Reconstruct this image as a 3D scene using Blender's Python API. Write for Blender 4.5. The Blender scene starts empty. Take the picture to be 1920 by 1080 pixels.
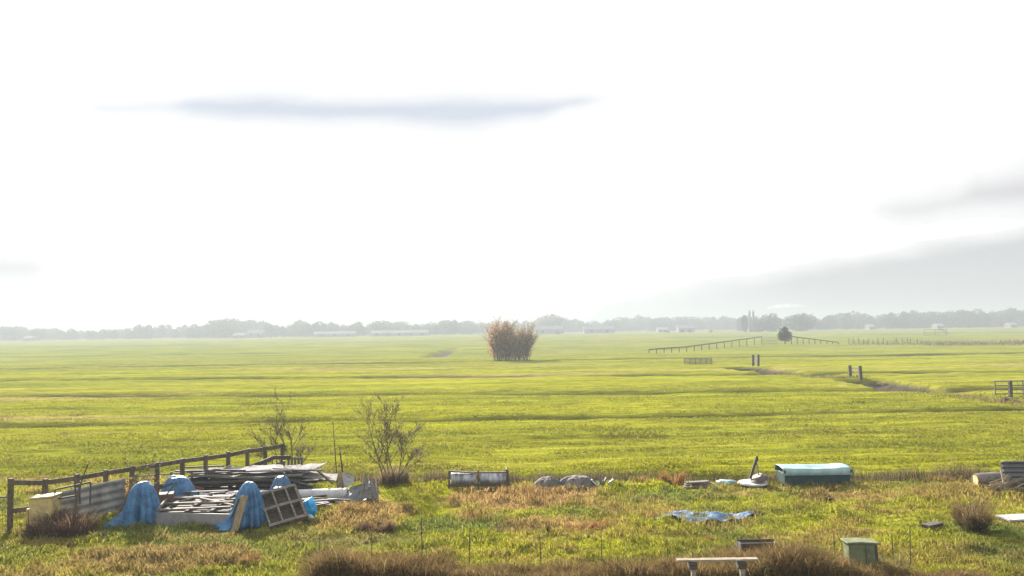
import bpy, bmesh, math, random
import numpy as np
from mathutils import Vector, Matrix
random.seed(7); rng = np.random.default_rng(11)
S = bpy.context.scene; COL = S.collection
R = math.radians

# ------------------------------------------------------------ camera
CAMH = 5.2; F = 1500.0
PITCH = math.atan(75/F); ROLL = math.atan(26/1920)
fw = Vector((0, math.cos(PITCH), math.sin(PITCH)))
u0 = Vector((0, -math.sin(PITCH), math.cos(PITCH))); r0 = Vector((1, 0, 0))
rt = r0*math.cos(ROLL) - u0*math.sin(ROLL); up = r0*math.sin(ROLL) + u0*math.cos(ROLL)
cd = bpy.data.cameras.new('camera'); cam = bpy.data.objects.new('camera', cd); COL.objects.link(cam)
cd.sensor_width = 36; cd.lens = 36*F/1920; cd.clip_start = .1; cd.clip_end = 20000
m = Matrix((rt, up, -fw)).transposed().to_4x4(); m.translation = Vector((0, 0, CAMH)); cam.matrix_world = m
S.camera = cam
# ------------------------------------------------------------ light
EXPO = 2.12; SKY = 0.09
SUN_AZ, SUN_EL = R(-24), R(27)
S.view_settings.view_transform = 'Standard'; S.view_settings.look = 'None'
S.view_settings.exposure = EXPO; S.view_settings.gamma = 1; S.view_settings.use_curve_mapping = False
sd = bpy.data.lights.new('sun', 'SUN'); sd.energy = 4.6; sd.angle = R(0.8); sd.color = (1, .93, .82)
sun = bpy.data.objects.new('sun', sd); COL.objects.link(sun)
sdir = Vector((math.sin(SUN_AZ)*math.cos(SUN_EL), math.cos(SUN_AZ)*math.cos(SUN_EL), math.sin(SUN_EL)))
sun.rotation_euler = sdir.to_track_quat('Z', 'Y').to_euler(); sun.location = (0, 0, 30)
W = bpy.data.worlds.new('World'); S.world = W; W.use_nodes = True
nt = W.node_tree; nt.nodes.clear(); N = nt.nodes; L = nt.links
def wm(op, a, b=None, c=None, clamp=False):
    n = N.new('ShaderNodeMath'); n.operation = op; n.use_clamp = clamp
    for i, v in enumerate((a, b, c)):
        if v is None: continue
        if isinstance(v, (int, float)): n.inputs[i].default_value = v
        else: L.new(v, n.inputs[i])
    return n.outputs[0]
sky = N.new('ShaderNodeTexSky'); sky.sky_type = 'NISHITA'; sky.sun_disc = False
sky.sun_elevation = SUN_EL; sky.sun_rotation = SUN_AZ; sky.dust_density = 3.0; sky.air_density = 1.0; sky.ozone_density = .6
tc = N.new('ShaderNodeTexCoord'); sp = N.new('ShaderNodeSeparateXYZ'); L.new(tc.outputs['Generated'], sp.inputs[0])
yy = wm('MAXIMUM', sp.outputs[1], .05)
U = wm('DIVIDE', sp.outputs[0], yy); V = wm('DIVIDE', sp.outputs[2], yy)
cb = N.new('ShaderNodeCombineXYZ'); L.new(U, cb.inputs[0]); L.new(wm('MULTIPLY', V, 3.0), cb.inputs[1])
nz = N.new('ShaderNodeTexNoise'); L.new(cb.outputs[0], nz.inputs['Vector']); nz.inputs['Scale'].default_value = 9; nz.inputs['Detail'].default_value = 5
wob = wm('SUBTRACT', nz.outputs[0], .5)
# soft white cloud veil over the Nishita sky, with a few thicker grey streaks at fixed directions
def streak(px, py, a, b, slope, soft, amp, wobk):
    uu = (px-960)/F; vv = (615-py-.0*(px-960))/F
    du = wm('SUBTRACT', U, uu); dv = wm('SUBTRACT', wm('SUBTRACT', V, vv), wm('MULTIPLY', du, slope))
    dv = wm('ADD', dv, wm('MULTIPLY', wob, wobk))
    q = wm('ADD', wm('POWER', wm('ABSOLUTE', wm('DIVIDE', du, a/F)), 2.0), wm('POWER', wm('ABSOLUTE', wm('DIVIDE', dv, b/F)), 2.0))
    n = N.new('ShaderNodeMapRange'); n.interpolation_type = 'SMOOTHSTEP'; L.new(q, n.inputs[0])
    n.inputs[1].default_value = 1.25; n.inputs[2].default_value = 1.25-soft; n.inputs[3].default_value = 0; n.inputs[4].default_value = amp
    return n.outputs[0]
def mixc(fac, a, b):
    n = N.new('ShaderNodeMix'); n.data_type = 'RGBA'; L.new(fac, n.inputs[0])
    for i, v in ((6, a), (7, b)):
        if isinstance(v, tuple): n.inputs[i].default_value = (*v, 1)
        else: L.new(v, n.inputs[i])
    return n.outputs[2]
K = 1/(SKY*2**EXPO)
def tone(r, g, b): return tuple(((v/255)**2.2)*K for v in (r, g, b))
veil = wm('ADD', wm('MULTIPLY', wob, .3), .75, clamp=True)
veilc = N.new('ShaderNodeRGB'); veilc.outputs[0].default_value = (1.7*K, 1.7*K, 1.66*K, 1)
c = mixc(veil, sky.outputs[0], veilc.outputs[0])
def band(stops, wobk):
    """a drawn-out cloud: stops = (px, centre py, half thickness px, amount)"""
    cr = N.new('ShaderNodeValToRGB'); cr.color_ramp.interpolation = 'EASE'; el = cr.color_ramp.elements
    while len(el) < len(stops): el.new(.5)
    for e, (px, py, th, am) in zip(el, stops): e.position = (px+100)/2200
    for e, (px, py, th, am) in zip(el, stops): e.color = (((628-.0135*px)-py)/F, th/F*10, am, 1)
    uu = wm('DIVIDE', wm('ADD', wm('MULTIPLY', U, F), 1060), 2200); L.new(uu, cr.inputs[0])
    sc = N.new('ShaderNodeSeparateColor'); L.new(cr.outputs[0], sc.inputs[0])
    dv = wm('ADD', wm('SUBTRACT', V, sc.outputs[0]), wm('MULTIPLY', wob, wobk)); q = wm('DIVIDE', dv, wm('MULTIPLY', sc.outputs[1], .1))
    return wm('MULTIPLY', wm('EXPONENT', wm('MULTIPLY', wm('POWER', wm('ABSOLUTE', q), 1.7), -1)), sc.outputs[2], clamp=True)
def shade(c, m, t):
    one = wm('SUBTRACT', 1, m); mr_ = N.new('ShaderNodeMapRange'); L.new(m, mr_.inputs[0]); mr_.inputs[1].default_value = 0; mr_.inputs[2].default_value = .07; mr_.inputs[3].default_value = 12*K; mr_.inputs[4].default_value = 0
    base = wm('ADD', wm('MULTIPLY', one, 1.03*K), mr_.outputs[0]); sc = N.new('ShaderNodeVectorMath'); sc.operation = 'SCALE'; sc.inputs[0].default_value = t; L.new(m, sc.inputs['Scale'])
    cb_ = N.new('ShaderNodeCombineXYZ')
    for k_ in range(3): L.new(base, cb_.inputs[k_])
    ad_ = N.new('ShaderNodeVectorMath'); L.new(sc.outputs[0], ad_.inputs[0]); L.new(cb_.outputs[0], ad_.inputs[1])
    mn = N.new('ShaderNodeVectorMath'); mn.operation = 'MINIMUM'; L.new(c, mn.inputs[0]); L.new(ad_.outputs[0], mn.inputs[1]); return mn.outputs[0]
s1 = band([(120, 196, 14, 0), (200, 198, 15, .35), (300, 198, 16, .4), (370, 196, 19, .95), (470, 197, 23, 1.05), (620, 204, 22, 1.05), (880, 206, 26, 1.1), (1010, 198, 21, 1), (1080, 187, 13, .7), (1170, 178, 12, 0)], .014)
c = shade(c, s1, tone(213, 221, 234))
s2 = band([(-40, 503, 22, .8), (40, 505, 18, .7), (110, 505, 12, 0), (1000, 400, 5, 0), (1620, 398, 12, 0), (1700, 393, 20, .6), (1790, 380, 22, .6), (1850, 362, 28, .9), (1930, 354, 34, 1)], .016)
c = shade(c, s2, tone(220, 218, 222))
# broad grey cloud bank low on the right: below a rising edge
edge = wm('SUBTRACT', wm('ADD', wm('ADD', wm('MULTIPLY', wm('SUBTRACT', U, 0.16), .16), .036), wm('MULTIPLY', wob, .02)), V)
n = N.new('ShaderNodeMapRange'); n.interpolation_type = 'SMOOTHSTEP'; L.new(edge, n.inputs[0]); n.inputs[1].default_value = -.012; n.inputs[2].default_value = .018
n.inputs[4].default_value = 1.0
fadeu = N.new('ShaderNodeMapRange'); fadeu.interpolation_type = 'SMOOTHSTEP'; L.new(U, fadeu.inputs[0]); fadeu.inputs[1].default_value = .04; fadeu.inputs[2].default_value = .40
s3 = wm('MULTIPLY', n.outputs[0], fadeu.outputs[0])
c = shade(c, s3, tone(210, 211, 214))
bg = N.new('ShaderNodeBackground'); L.new(c, bg.inputs[0]); bg.inputs[1].default_value = SKY
wo = N.new('ShaderNodeOutputWorld'); L.new(bg.outputs[0], wo.inputs[0])

# ------------------------------------------------------------ helpers
def ray(px, py): return fw + rt*((px-960)/F) + up*((540-py)/F)
def G(px, py, z=0.0):
    d = ray(px, py); t = (z-CAMH)/d.z; return Vector((d.x*t, d.y*t, z))
def P(px, py, D):
    d = ray(px, py); t = D/d.y; return Vector((d.x*t, D, CAMH+d.z*t))
def tag(o, label=None, cat=None, group=None, kind=None):
    if label: o['label'] = label
    if cat: o['category'] = cat
    if group: o['group'] = group
    if kind: o['kind'] = kind
    return o
def empty(name, loc):
    o = bpy.data.objects.new(name, None); COL.objects.link(o); o.location = loc; o.empty_display_size = .2; return o
def thing(name, label, cat, loc, group=None): return tag(empty(name, loc), label, cat, group)
def wpos(o):
    v = o.location.copy()
    while o.parent: o = o.parent; v = v + o.location
    return v
def npmesh(name, verts, faces_list, mat, parent=None, origin=None, cols=None, smooth=False):
    """faces_list: list of int arrays (n,k)"""
    verts = np.asarray(verts, dtype=np.float32).copy()
    o0 = wpos(parent) if parent is not None else Vector((0, 0, 0))
    org = Vector(origin) if origin is not None else o0
    verts -= np.array(org, dtype=np.float32)
    me = bpy.data.meshes.new(name)
    loops = np.concatenate([f.reshape(-1) for f in faces_list]).astype(np.int32)
    tot = np.concatenate([np.full(len(f), f.shape[1]) for f in faces_list]).astype(np.int32)
    st = np.concatenate([[0], np.cumsum(tot)[:-1]]).astype(np.int32)
    me.vertices.add(len(verts)); me.vertices.foreach_set('co', verts.reshape(-1))
    me.loops.add(len(loops)); me.loops.foreach_set('vertex_index', loops)
    me.polygons.add(len(tot)); me.polygons.foreach_set('loop_start', st); me.polygons.foreach_set('loop_total', tot)
    if smooth: me.polygons.foreach_set('use_smooth', np.ones(len(tot), dtype=bool))
    me.update(calc_edges=True)
    if cols is not None:
        a = me.attributes.new('Col', 'FLOAT_COLOR', 'POINT')
        c4 = np.ones((len(verts), 4), dtype=np.float32); c4[:, :3] = cols; a.data.foreach_set('color', c4.reshape(-1))
    me.materials.append(mat)
    ob = bpy.data.objects.new(name, me); COL.objects.link(ob)
    if parent is not None: ob.parent = parent; ob.location = org-o0
    else: ob.location = org
    return ob
class MB:
    def __init__(s): s.v = []; s.f = []
    def add(s, vs, fs):
        b = len(s.v); s.v += [tuple(v) for v in vs]; s.f += [tuple(i+b for i in f) for f in fs]; return s
    def frame(s, o, ax, ay, az):   # parallelepiped from a corner and three edges
        o = Vector(o); c = [o, o+ax, o+ax+ay, o+ay, o+az, o+ax+az, o+ax+ay+az, o+ay+az]
        return s.add(c, [(0, 3, 2, 1), (4, 5, 6, 7), (0, 1, 5, 4), (1, 2, 6, 5), (2, 3, 7, 6), (3, 0, 4, 7)])
    def box(s, c, size, rz=0, rx=0, ry=0):
        M = Matrix.Rotation(rz, 3, 'Z') @ Matrix.Rotation(ry, 3, 'Y') @ Matrix.Rotation(rx, 3, 'X')
        ax, ay, az = (M @ Vector((size[0], 0, 0)), M @ Vector((0, size[1], 0)), M @ Vector((0, 0, size[2])))
        return s.frame(Vector(c)-(ax+ay+az)/2, ax, ay, az)
    def beam(s, a, b, w, h):       # w horizontal, h vertical-ish
        a = Vector(a); b = Vector(b); d = (b-a)
        side = d.cross(Vector((0, 0, 1)))
        if side.length < 1e-5: side = Vector((1, 0, 0))
        side.normalize(); upv = side.cross(d).normalized()
        return s.frame(a-side*w/2-upv*h/2, d, side*w, upv*h)
    def tube(s, pts, rad, n=8, cap=True):
        pts = [Vector(p) for p in pts]
        if not hasattr(rad, '__len__'): rad = [rad]*len(pts)
        b = len(s.v); ref = Vector((.13, .21, .97))
        for i, p in enumerate(pts):
            d = (pts[min(i+1, len(pts)-1)]-pts[max(i-1, 0)]).normalized()
            a = d.cross(ref)
            if a.length < .1: a = d.cross(Vector((1, 0, 0)))
            a.normalize(); c2 = d.cross(a)
            for k in range(n):
                t = 2*math.pi*k/n; s.v.append(tuple(p+(a*math.cos(t)+c2*math.sin(t))*rad[i]))
        for i in range(len(pts)-1):
            for k in range(n):
                k2 = (k+1) % n; s.f.append((b+i*n+k, b+i*n+k2, b+(i+1)*n+k2, b+(i+1)*n+k))
        if cap:
            s.f.append(tuple(b+k for k in range(n))[::-1]); e = b+(len(pts)-1)*n; s.f.append(tuple(e+k for k in range(n)))
        return s
    def build(s, name, mat, parent=None, origin=None, bevel=0, smooth=False, solid=0):
        o0 = wpos(parent) if parent is not None else Vector((0, 0, 0))
        org = Vector(origin) if origin is not None else o0
        me = bpy.data.meshes.new(name); me.from_pydata([tuple(Vector(v)-org) for v in s.v], [], s.f); me.update()
        if smooth: me.polygons.foreach_set('use_smooth', [True]*len(me.polygons))
        me.materials.append(mat)
        ob = bpy.data.objects.new(name, me); COL.objects.link(ob)
        if parent is not None: ob.parent = parent; ob.location = org-o0
        else: ob.location = org
        if solid: q = ob.modifiers.new('solid', 'SOLIDIFY'); q.thickness = solid
        if bevel: q = ob.modifiers.new('bevel', 'BEVEL'); q.width = bevel; q.segments = 2; q.limit_method = 'ANGLE'
        return ob
# ---- materials
def newmat(name):
    m = bpy.data.materials.new(name); m.use_nodes = True; m.node_tree.nodes.clear(); return m, m.node_tree.nodes, m.node_tree.links
def mat(name, c1, c2=None, rough=.75, metal=0, scale=6, stretch=(1, 1, 1), bump=.25, bd=.02, trans=0, spec=.3, detail=6, lo=.38, hi=.62):
    m, n, l = newmat(name)
    if c2 is None: c2 = tuple(v*.6 for v in c1)
    tc = n.new('ShaderNodeTexCoord'); mp = n.new('ShaderNodeMapping'); l.new(tc.outputs['Object'], mp.inputs[0]); mp.inputs['Scale'].default_value = stretch
    nz = n.new('ShaderNodeTexNoise'); nz.inputs['Scale'].default_value = scale; nz.inputs['Detail'].default_value = detail; nz.inputs['Roughness'].default_value = .65
    l.new(mp.outputs[0], nz.inputs['Vector'])
    mr = n.new('ShaderNodeMapRange'); l.new(nz.outputs[0], mr.inputs[0]); mr.inputs[1].default_value = lo; mr.inputs[2].default_value = hi
    mx = n.new('ShaderNodeMix'); mx.data_type = 'RGBA'; l.new(mr.outputs[0], mx.inputs[0]); mx.inputs[6].default_value = (*c1, 1); mx.inputs[7].default_value = (*c2, 1)
    b = n.new('ShaderNodeBsdfPrincipled'); l.new(mx.outputs[2], b.inputs['Base Color']); b.inputs['Roughness'].default_value = rough; b.inputs['Metallic'].default_value = metal
    b.inputs['Specular IOR Level'].default_value = spec
    bp = n.new('ShaderNodeBump'); bp.inputs['Strength'].default_value = bump; bp.inputs['Distance'].default_value = bd; l.new(nz.outputs[0], bp.inputs['Height']); l.new(bp.outputs[0], b.inputs['Normal'])
    out = n.new('ShaderNodeOutputMaterial'); sh = b.outputs[0]
    if trans:
        t = n.new('ShaderNodeBsdfTranslucent'); l.new(mx.outputs[2], t.inputs[0]); ms = n.new('ShaderNodeMixShader'); ms.inputs[0].default_value = trans
        l.new(b.outputs[0], ms.inputs[1]); l.new(t.outputs[0], ms.inputs[2]); sh = ms.outputs[0]
    l.new(sh, out.inputs[0]); return m
def leafmat(name, trans=.45, gain=1.0):
    m, n, l = newmat(name)
    a = n.new('ShaderNodeAttribute'); a.attribute_name = 'Col'
    d = n.new('ShaderNodeBsdfDiffuse'); t = n.new('ShaderNodeBsdfTranslucent'); ms = n.new('ShaderNodeMixShader'); ms.inputs[0].default_value = trans
    l.new(a.outputs[0], d.inputs[0]); l.new(a.outputs[0], t.inputs[0]); l.new(d.outputs[0], ms.inputs[1]); l.new(t.outputs[0], ms.inputs[2])
    out = n.new('ShaderNodeOutputMaterial'); l.new(ms.outputs[0], out.inputs[0]); return m
M = dict(
    leaf=leafmat('foliage', .4), grass=leafmat('grass_blades', .5),
    bark=mat('bark', (.10, .08, .06), (.05, .04, .03), .9, stretch=(1, 1, .2)),
    oldwood=mat('weathered_wood', (.17, .15, .13), (.07, .058, .05), .85, scale=9, stretch=(.4, 3, 3)),
    darkwood=mat('dark_wood', (.075, .058, .048), (.035, .028, .024), .85, scale=9, stretch=(.4, 3, 3)),
    fencewood=mat('fence_wood', (.10, .075, .05), (.045, .035, .027), .9, scale=8, stretch=(1, 1, .4)),
    greypaint=mat('grey_panel', (.17, .165, .16), (.12, .115, .11), .7, scale=3),
    tanwood=mat('tan_board', (.25, .18, .10), (.15, .11, .065), .75, scale=7, stretch=(3, 3, .4)),
    bluetarp=mat('blue_tarpaulin', (.06, .19, .36), (.025, .09, .19), .5, scale=4, bump=1.0, bd=.06, trans=.22, spec=.35),
    flattarp=mat('faded_blue_tarpaulin', (.045, .12, .27), (.09, .15, .24), .8, scale=7, bump=.8, spec=.35),
    bluebag=mat('bright_blue_plastic', (.02, .30, .55), (.01, .18, .4), .4, scale=8, bump=.5),
    white=mat('white_plastic', (.42, .41, .40), (.3, .29, .28), .5, scale=4, bump=.1),
    whitesheet=mat('pale_sheet', (.26, .25, .25), (.10, .09, .09), .9, spec=.05, scale=4, lo=.4, hi=.7),
    cream=mat('cream_plastic', (.48, .38, .16), (.3, .22, .10), .55, scale=5),
    galv=mat('galvanised_steel', (.32, .33, .34), (.10, .10, .10), .38, metal=.55, scale=5, stretch=(2, .5, .5)),
    corr=mat('corrugated_sheet', (.24, .23, .20), (.12, .11, .10), .7, scale=3, metal=.2),
    darksheet=mat('dark_corrugated_sheet', (.09, .09, .10), (.05, .05, .055), .5, scale=3),
    blackmetal=mat('dark_iron', (.04, .037, .035), (.08, .05, .035), .6, scale=12),
    rust=mat('rusty_metal', (.15, .07, .05), (.08, .045, .035), .8, scale=8),
    greytarp=mat('grey_cloth', (.135, .12, .11), (.05, .045, .04), .8, scale=7, stretch=(1, 1, .4), bump=1),
    slate=mat('slate_sheet', (.10, .10, .105), (.055, .055, .06), .6, scale=5, bump=.5),
    teal=mat('teal_box_paint', (.016, .05, .05), (.01, .03, .032), .55, scale=5),
    paleteal=mat('pale_teal_cover', (.25, .34, .34), (.15, .25, .26), .5, scale=3, bump=.4, trans=.1),
    greenbin=mat('green_grey_bin', (.20, .21, .12), (.12, .135, .07), .7, scale=5, trans=.3),
    brick=mat('far_walls', (.2, .16, .14), (.14, .12, .11), .8, scale=.3),
    spire=mat('tower_brick', (.06, .055, .055), (.04, .04, .04), .8, scale=.5),
    paleroof=mat('pale_roof', (.23, .24, .26), (.17, .18, .2), 1.0, spec=0, scale=.3),
    cow=mat('cow_hide', (.03, .025, .022), (.09, .08, .075), .8, scale=1.0, lo=.5, hi=.52),
    wire=mat('fence_wire', (.10, .10, .09), (.06, .055, .05), .6, scale=9),
    yellowpaint=mat('yellow_gate_paint', (.30, .27, .06), (.16, .13, .04), .6, scale=9),
    red=mat('dark_red_paint', (.20, .045, .03), (.1, .03, .02), .6, scale=8),
    chalk=mat('peeling_white_paint', (.24, .21, .17), (.10, .075, .055), .9, spec=.05, scale=9, stretch=(.6, 2, 2), lo=.45, hi=.72),
)
# ---- value noise
_perm = rng.random((256, 256)).astype(np.float32)
def vnoise(x, y):
    xi = np.floor(x).astype(int); yi = np.floor(y).astype(int); fx = x-xi; fy = y-yi
    fx = fx*fx*(3-2*fx); fy = fy*fy*(3-2*fy); g = lambda a, b: _perm[a & 255, b & 255]
    return (g(xi, yi)*(1-fx)+g(xi+1, yi)*fx)*(1-fy)+(g(xi, yi+1)*(1-fx)+g(xi+1, yi+1)*fx)*fy
def fbm(x, y, o=4):
    s = 0; a = .5; t = 0
    for i in range(o): s = s+a*vnoise(x*2**i+17.3*i, y*2**i+9.1*i); t += a; a *= .5
    return s/t
def sstep(a, b, x): t = np.clip((x-a)/(b-a), 0, 1); return t*t*(3-2*t)

# ------------------------------------------------------------ terrain
FURROWS = [((0, 797), (1600, 773), 1.0, .4), ((0, 743), (1600, 731), 1.7, .55), ((0, 712), (1600, 699), 2.0, .5), ((300, 686), (1100, 674), 2.6, .5),
           ((0, 830), (1700, 812), .5, .08), ((0, 768), (1700, 752), .6, .12), ((0, 652), (1000, 637), 3.0, .35), ((500, 662), (1200, 652), 1.5, .2)]
FL = []
for a, b, w, d in FURROWS:
    A = G(*a); B = G(*b); FL.append((A.x, A.y, (B.y-A.y)/(B.x-A.x), w, d))
bA, bB = G(0, 897), G(1920, 893); BSL = (bB.y-bA.y)/(bB.x-bA.x)
def bound(x): return bA.y+(x-bA.x)*BSL       # line between the rough yard and the pasture
def ditch_r(x, y):
    xc = np.interp(y, [50, 56, 64, 76, 88, 101, 110], [33, 32.8, 31.7, 32.4, 29.5, 28.2, 28])
    lon = sstep(61, 64, y)*(1-sstep(75, 77.5, y)) + sstep(86, 88.5, y)*(1-sstep(99, 102, y)) + .25*sstep(77.5, 79, y)*(1-sstep(85, 87, y)) + .2*(1-sstep(59, 62, y))*sstep(45, 50, y)
    return np.clip(1.15-np.abs(x-xc)/2.3, 0, 1)**.7*lon
def ditch_f(x, y): return np.clip(1-np.abs(x+15.2)/2.4, 0, 1)**.8*sstep(146, 149, y)*(1-sstep(206, 216, y))
def H(x, y):
    x = np.asarray(x, dtype=float); y = np.asarray(y, dtype=float)
    b = y-bound(x)
    yard = 1-sstep(-1.0, .6, b)
    h = yard*((fbm(x*.5, y*.5, 3)-.5)*.26+(fbm(x*1.7+5, y*2.3, 3)-.5)*.26)
    h = h+(1-yard)*((fbm(x*.22+40, y*1.0, 4)-.5)*.34*np.clip(120/np.maximum(y,1),.2,1)+(fbm(x*.05, y*.12+3, 3)-.5)*.25)
    h = h-.42*np.exp(-(((b-.2)/.55)**2))*sstep(-12, -7, x)
    for x0, y0, sl, w, d in FL:
        wig = (fbm(x*.07+y0, x*0+y0, 3)-.5)*1.1
        q = (y-(y0+(x-x0)*sl)-wig)/w; h = h-d*np.exp(-q*q*2)
    h = h-1.3*ditch_r(x, y)-1.2*ditch_f(x, y)
    return h
def Hs(x, y): return float(H(np.array([x]), np.array([y]))[0])
# dry patches in the yard: (px, py, half width px, half height px, strength)
DRY = [(1000, 935, 170, 22, 1), (1050, 985, 120, 16, .8), (690, 968, 90, 30, .9), (300, 1050, 190, 26, .75), (1600, 928, 110, 12, .7), (1780, 925, 110, 14, .6), (1330, 983, 80, 10, .4),
       (1400, 915, 130, 8, .45), (890, 960, 60, 12, .7), (1850, 900, 120, 12, .7), (120, 1010, 90, 10, .4), (1120, 1005, 150, 14, .35), (640, 1010, 120, 18, .35), (1240, 968, 45, 8, .8), (1640, 1045, 260, 26, .4), (100, 1075, 200, 15, .6)]
DL = []
for px, py, a, b, s in DRY:
    c0 = G(px, py); DL.append((c0.x, c0.y, a*c0.y/F, abs(G(px, py-b).y-G(px, py+b).y)/2, s))
def dryness(x, y):
    w1 = (fbm(x*.9+3, y*.9, 4)-.5)*1.5
    d = np.zeros_like(x)
    for cx, cy, a, b, s in DL:
        q = ((x-cx)/a)**2+((y-cy)/b)**2; d = np.maximum(d, s*(1-sstep(.35, 1.35, q+w1)))
    bb = y-bound(x); d = np.maximum(d, .75*np.exp(-((bb+.1)/.6)**2)*np.clip(fbm(x*.6, y*.6+8, 3)*2-.4, 0, 1))
    d = np.maximum(d, np.clip(fbm(x*.7+60, y*1.5+13, 4)*3.2-1.75, 0, .6)*(bb < 0))
    return np.clip(d, 0, 1)
GREEN = np.array([.132, .134, .022]); YGREEN = np.array([.175, .178, .012]); DEEP = np.array([.075, .095, .026]); BROWN = np.array([.20, .125, .055]); STRAW = np.array([.27, .20, .09])
def mixn(a, b, t): return a*(1-t[:, None])+b*t[:, None]
def ground_col(x, y):
    b = y-bound(x); yard = 1-sstep(-.8, .3, b)
    n1 = fbm(x*.35+11, y*.35, 4); n2 = fbm(x*.02+5, y*.11+2, 4); n3 = fbm(x*1.8, y*1.8+4, 3)
    cy = mixn(np.tile(GREEN, (len(x), 1)), YGREEN, np.clip(n1*2.2-.6, 0, 1)); cy = mixn(cy, DEEP, np.clip((.45-n1)*3, 0, .8))
    deep_patch = np.zeros_like(x)
    for px, py, a_, b_ in ((870, 985, 120, 18), (1290, 930, 130, 12), (1870, 990, 90, 22), (300, 1000, 230, 12)):
        c0 = G(px, py); q = ((x-c0.x)/(a_*c0.y/F))**2+((y-c0.y)/(abs(G(px, py-b_).y-G(px, py+b_).y)/2))**2; deep_patch = np.maximum(deep_patch, 1-sstep(.3, 1.3, q+(n3-.5)))
    cy = mixn(cy, DEEP*np.array([1, 1.12, 1.0]), deep_patch*.7)
    cf = mixn(np.tile(YGREEN*1.0, (len(x), 1)), GREEN, np.clip(n2*2.4-.8, 0, 1)*.65)
    cf = mixn(cf, STRAW*.8, np.clip(fbm(x*.03+50, y*.2, 4)*3-1.75, 0, .5))
    st2 = fbm(x*.06+31, y*.55+9, 4); cf = mixn(cf, np.array([.115, .125, .012]), np.clip(st2*4-1.9, 0, .75))
    for x0, y0, sl, w, d in FL:
        wig = (fbm(x*.07+y0, x*0+y0, 3)-.5)*1.1; q = (y-(y0+(x-x0)*sl)-wig)/w; cf = mixn(cf, np.array([.034, .036, .008]), np.exp(-q*q*1.0)*min(1, d*3)*np.clip(fbm(x*.12+y0, x*0+3, 3)*3-.2, .75, 1))
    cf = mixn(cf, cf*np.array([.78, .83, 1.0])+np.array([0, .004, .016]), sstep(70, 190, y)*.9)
    cf = cf*(.8+.42*fbm(x*.16+3, y*1.25+70, 3))[:, None]
    cc = mixn(cf, cy, yard)
    d = dryness(x, y)*np.clip(.7+n3, 0, 1)
    cc = mixn(cc, BROWN*(.7+.6*n1[:, None]), d*.9)
    mud = np.clip(ditch_r(x, y)*3.5-.15, 0, 1)*np.maximum(sstep(63, 66, y)*(1-sstep(75.5, 78, y)), sstep(86.5, 88, y)); cc = mixn(cc, np.array([.042, .034, .027]), mud); cc = mixn(cc, np.array([.10, .085, .06]), np.clip(ditch_f(x, y)*1.7-.2, 0, 1))
    cc = mixn(cc, np.array([.06, .055, .03]), np.exp(-((b-.2)/.5)**2)*.7*sstep(-12, -8, x))
    return cc
ys = list(np.arange(3, 31, .11)); st = .11; y = 31
while y < 140: y += st; ys.append(y); st = min(st*1.012, .55)
while y < 9000: y *= 1.035; ys.append(y)
ys = np.array([-400, -60, -12, -3]+ys); tcol = np.linspace(-1, 1, 760); tcol = np.sign(tcol)*(np.abs(tcol)**1.25)
YY, TT = np.meshgrid(ys, tcol, indexing='ij'); XX = TT*(np.abs(YY)*1.0+24); YYf = YY.ravel(); XXf = XX.ravel()
ZZ = H(XXf, YYf); ZZ = np.where(YYf > 400, ZZ*.3, ZZ)
nr, nc = YY.shape; idx = np.arange(nr*nc).reshape(nr, nc)
Fq = np.stack([idx[:-1, :-1], idx[:-1, 1:], idx[1:, 1:], idx[1:, :-1]], -1).reshape(-1, 4)
def ground_mat():
    m, n, l = newmat('pasture_ground')
    a = n.new('ShaderNodeAttribute'); a.attribute_name = 'Col'; tc = n.new('ShaderNodeTexCoord')
    def noise(sc, st, det=5):
        mp = n.new('ShaderNodeMapping'); l.new(tc.outputs['Object'], mp.inputs[0]); mp.inputs['Scale'].default_value = st
        z = n.new('ShaderNodeTexNoise'); z.inputs['Scale'].default_value = sc; z.inputs['Detail'].default_value = det; z.inputs['Roughness'].default_value = .62; l.new(mp.outputs[0], z.inputs['Vector']); return z.outputs[0]
    n1 = noise(2.6, (.3, 1, 1), 7); n2 = noise(.4, (.12, 1, 1), 6)
    mr = n.new('ShaderNodeMapRange'); l.new(n1, mr.inputs[0]); mr.inputs[1].default_value = .3; mr.inputs[2].default_value = .7; mr.inputs[3].default_value = .62; mr.inputs[4].default_value = 1.3
    mr2 = n.new('ShaderNodeMapRange'); l.new(n2, mr2.inputs[0]); mr2.inputs[1].default_value = .3; mr2.inputs[2].default_value = .7; mr2.inputs[3].default_value = .8; mr2.inputs[4].default_value = 1.2
    mu = n.new('ShaderNodeMath'); mu.operation = 'MULTIPLY'; l.new(mr.outputs[0], mu.inputs[0]); l.new(mr2.outputs[0], mu.inputs[1])
    vm = n.new('ShaderNodeVectorMath'); vm.operation = 'SCALE'; l.new(a.outputs[0], vm.inputs[0]); l.new(mu.outputs[0], vm.inputs['Scale'])
    ad = n.new('ShaderNodeMath'); ad.operation = 'ADD'; l.new(n1, ad.inputs[0]); l.new(n2, ad.inputs[1])
    bp = n.new('ShaderNodeBump'); bp.inputs['Strength'].default_value = .8; bp.inputs['Distance'].default_value = .22; l.new(ad.outputs[0], bp.inputs['Height'])
    d = n.new('ShaderNodeBsdfDiffuse'); l.new(vm.outputs[0], d.inputs[0]); l.new(bp.outputs[0], d.inputs['Normal'])
    out = n.new('ShaderNodeOutputMaterial'); l.new(d.outputs[0], out.inputs[0]); return m
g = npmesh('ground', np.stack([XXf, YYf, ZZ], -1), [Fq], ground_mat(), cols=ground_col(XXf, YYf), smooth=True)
tag(g, kind='structure')

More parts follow.
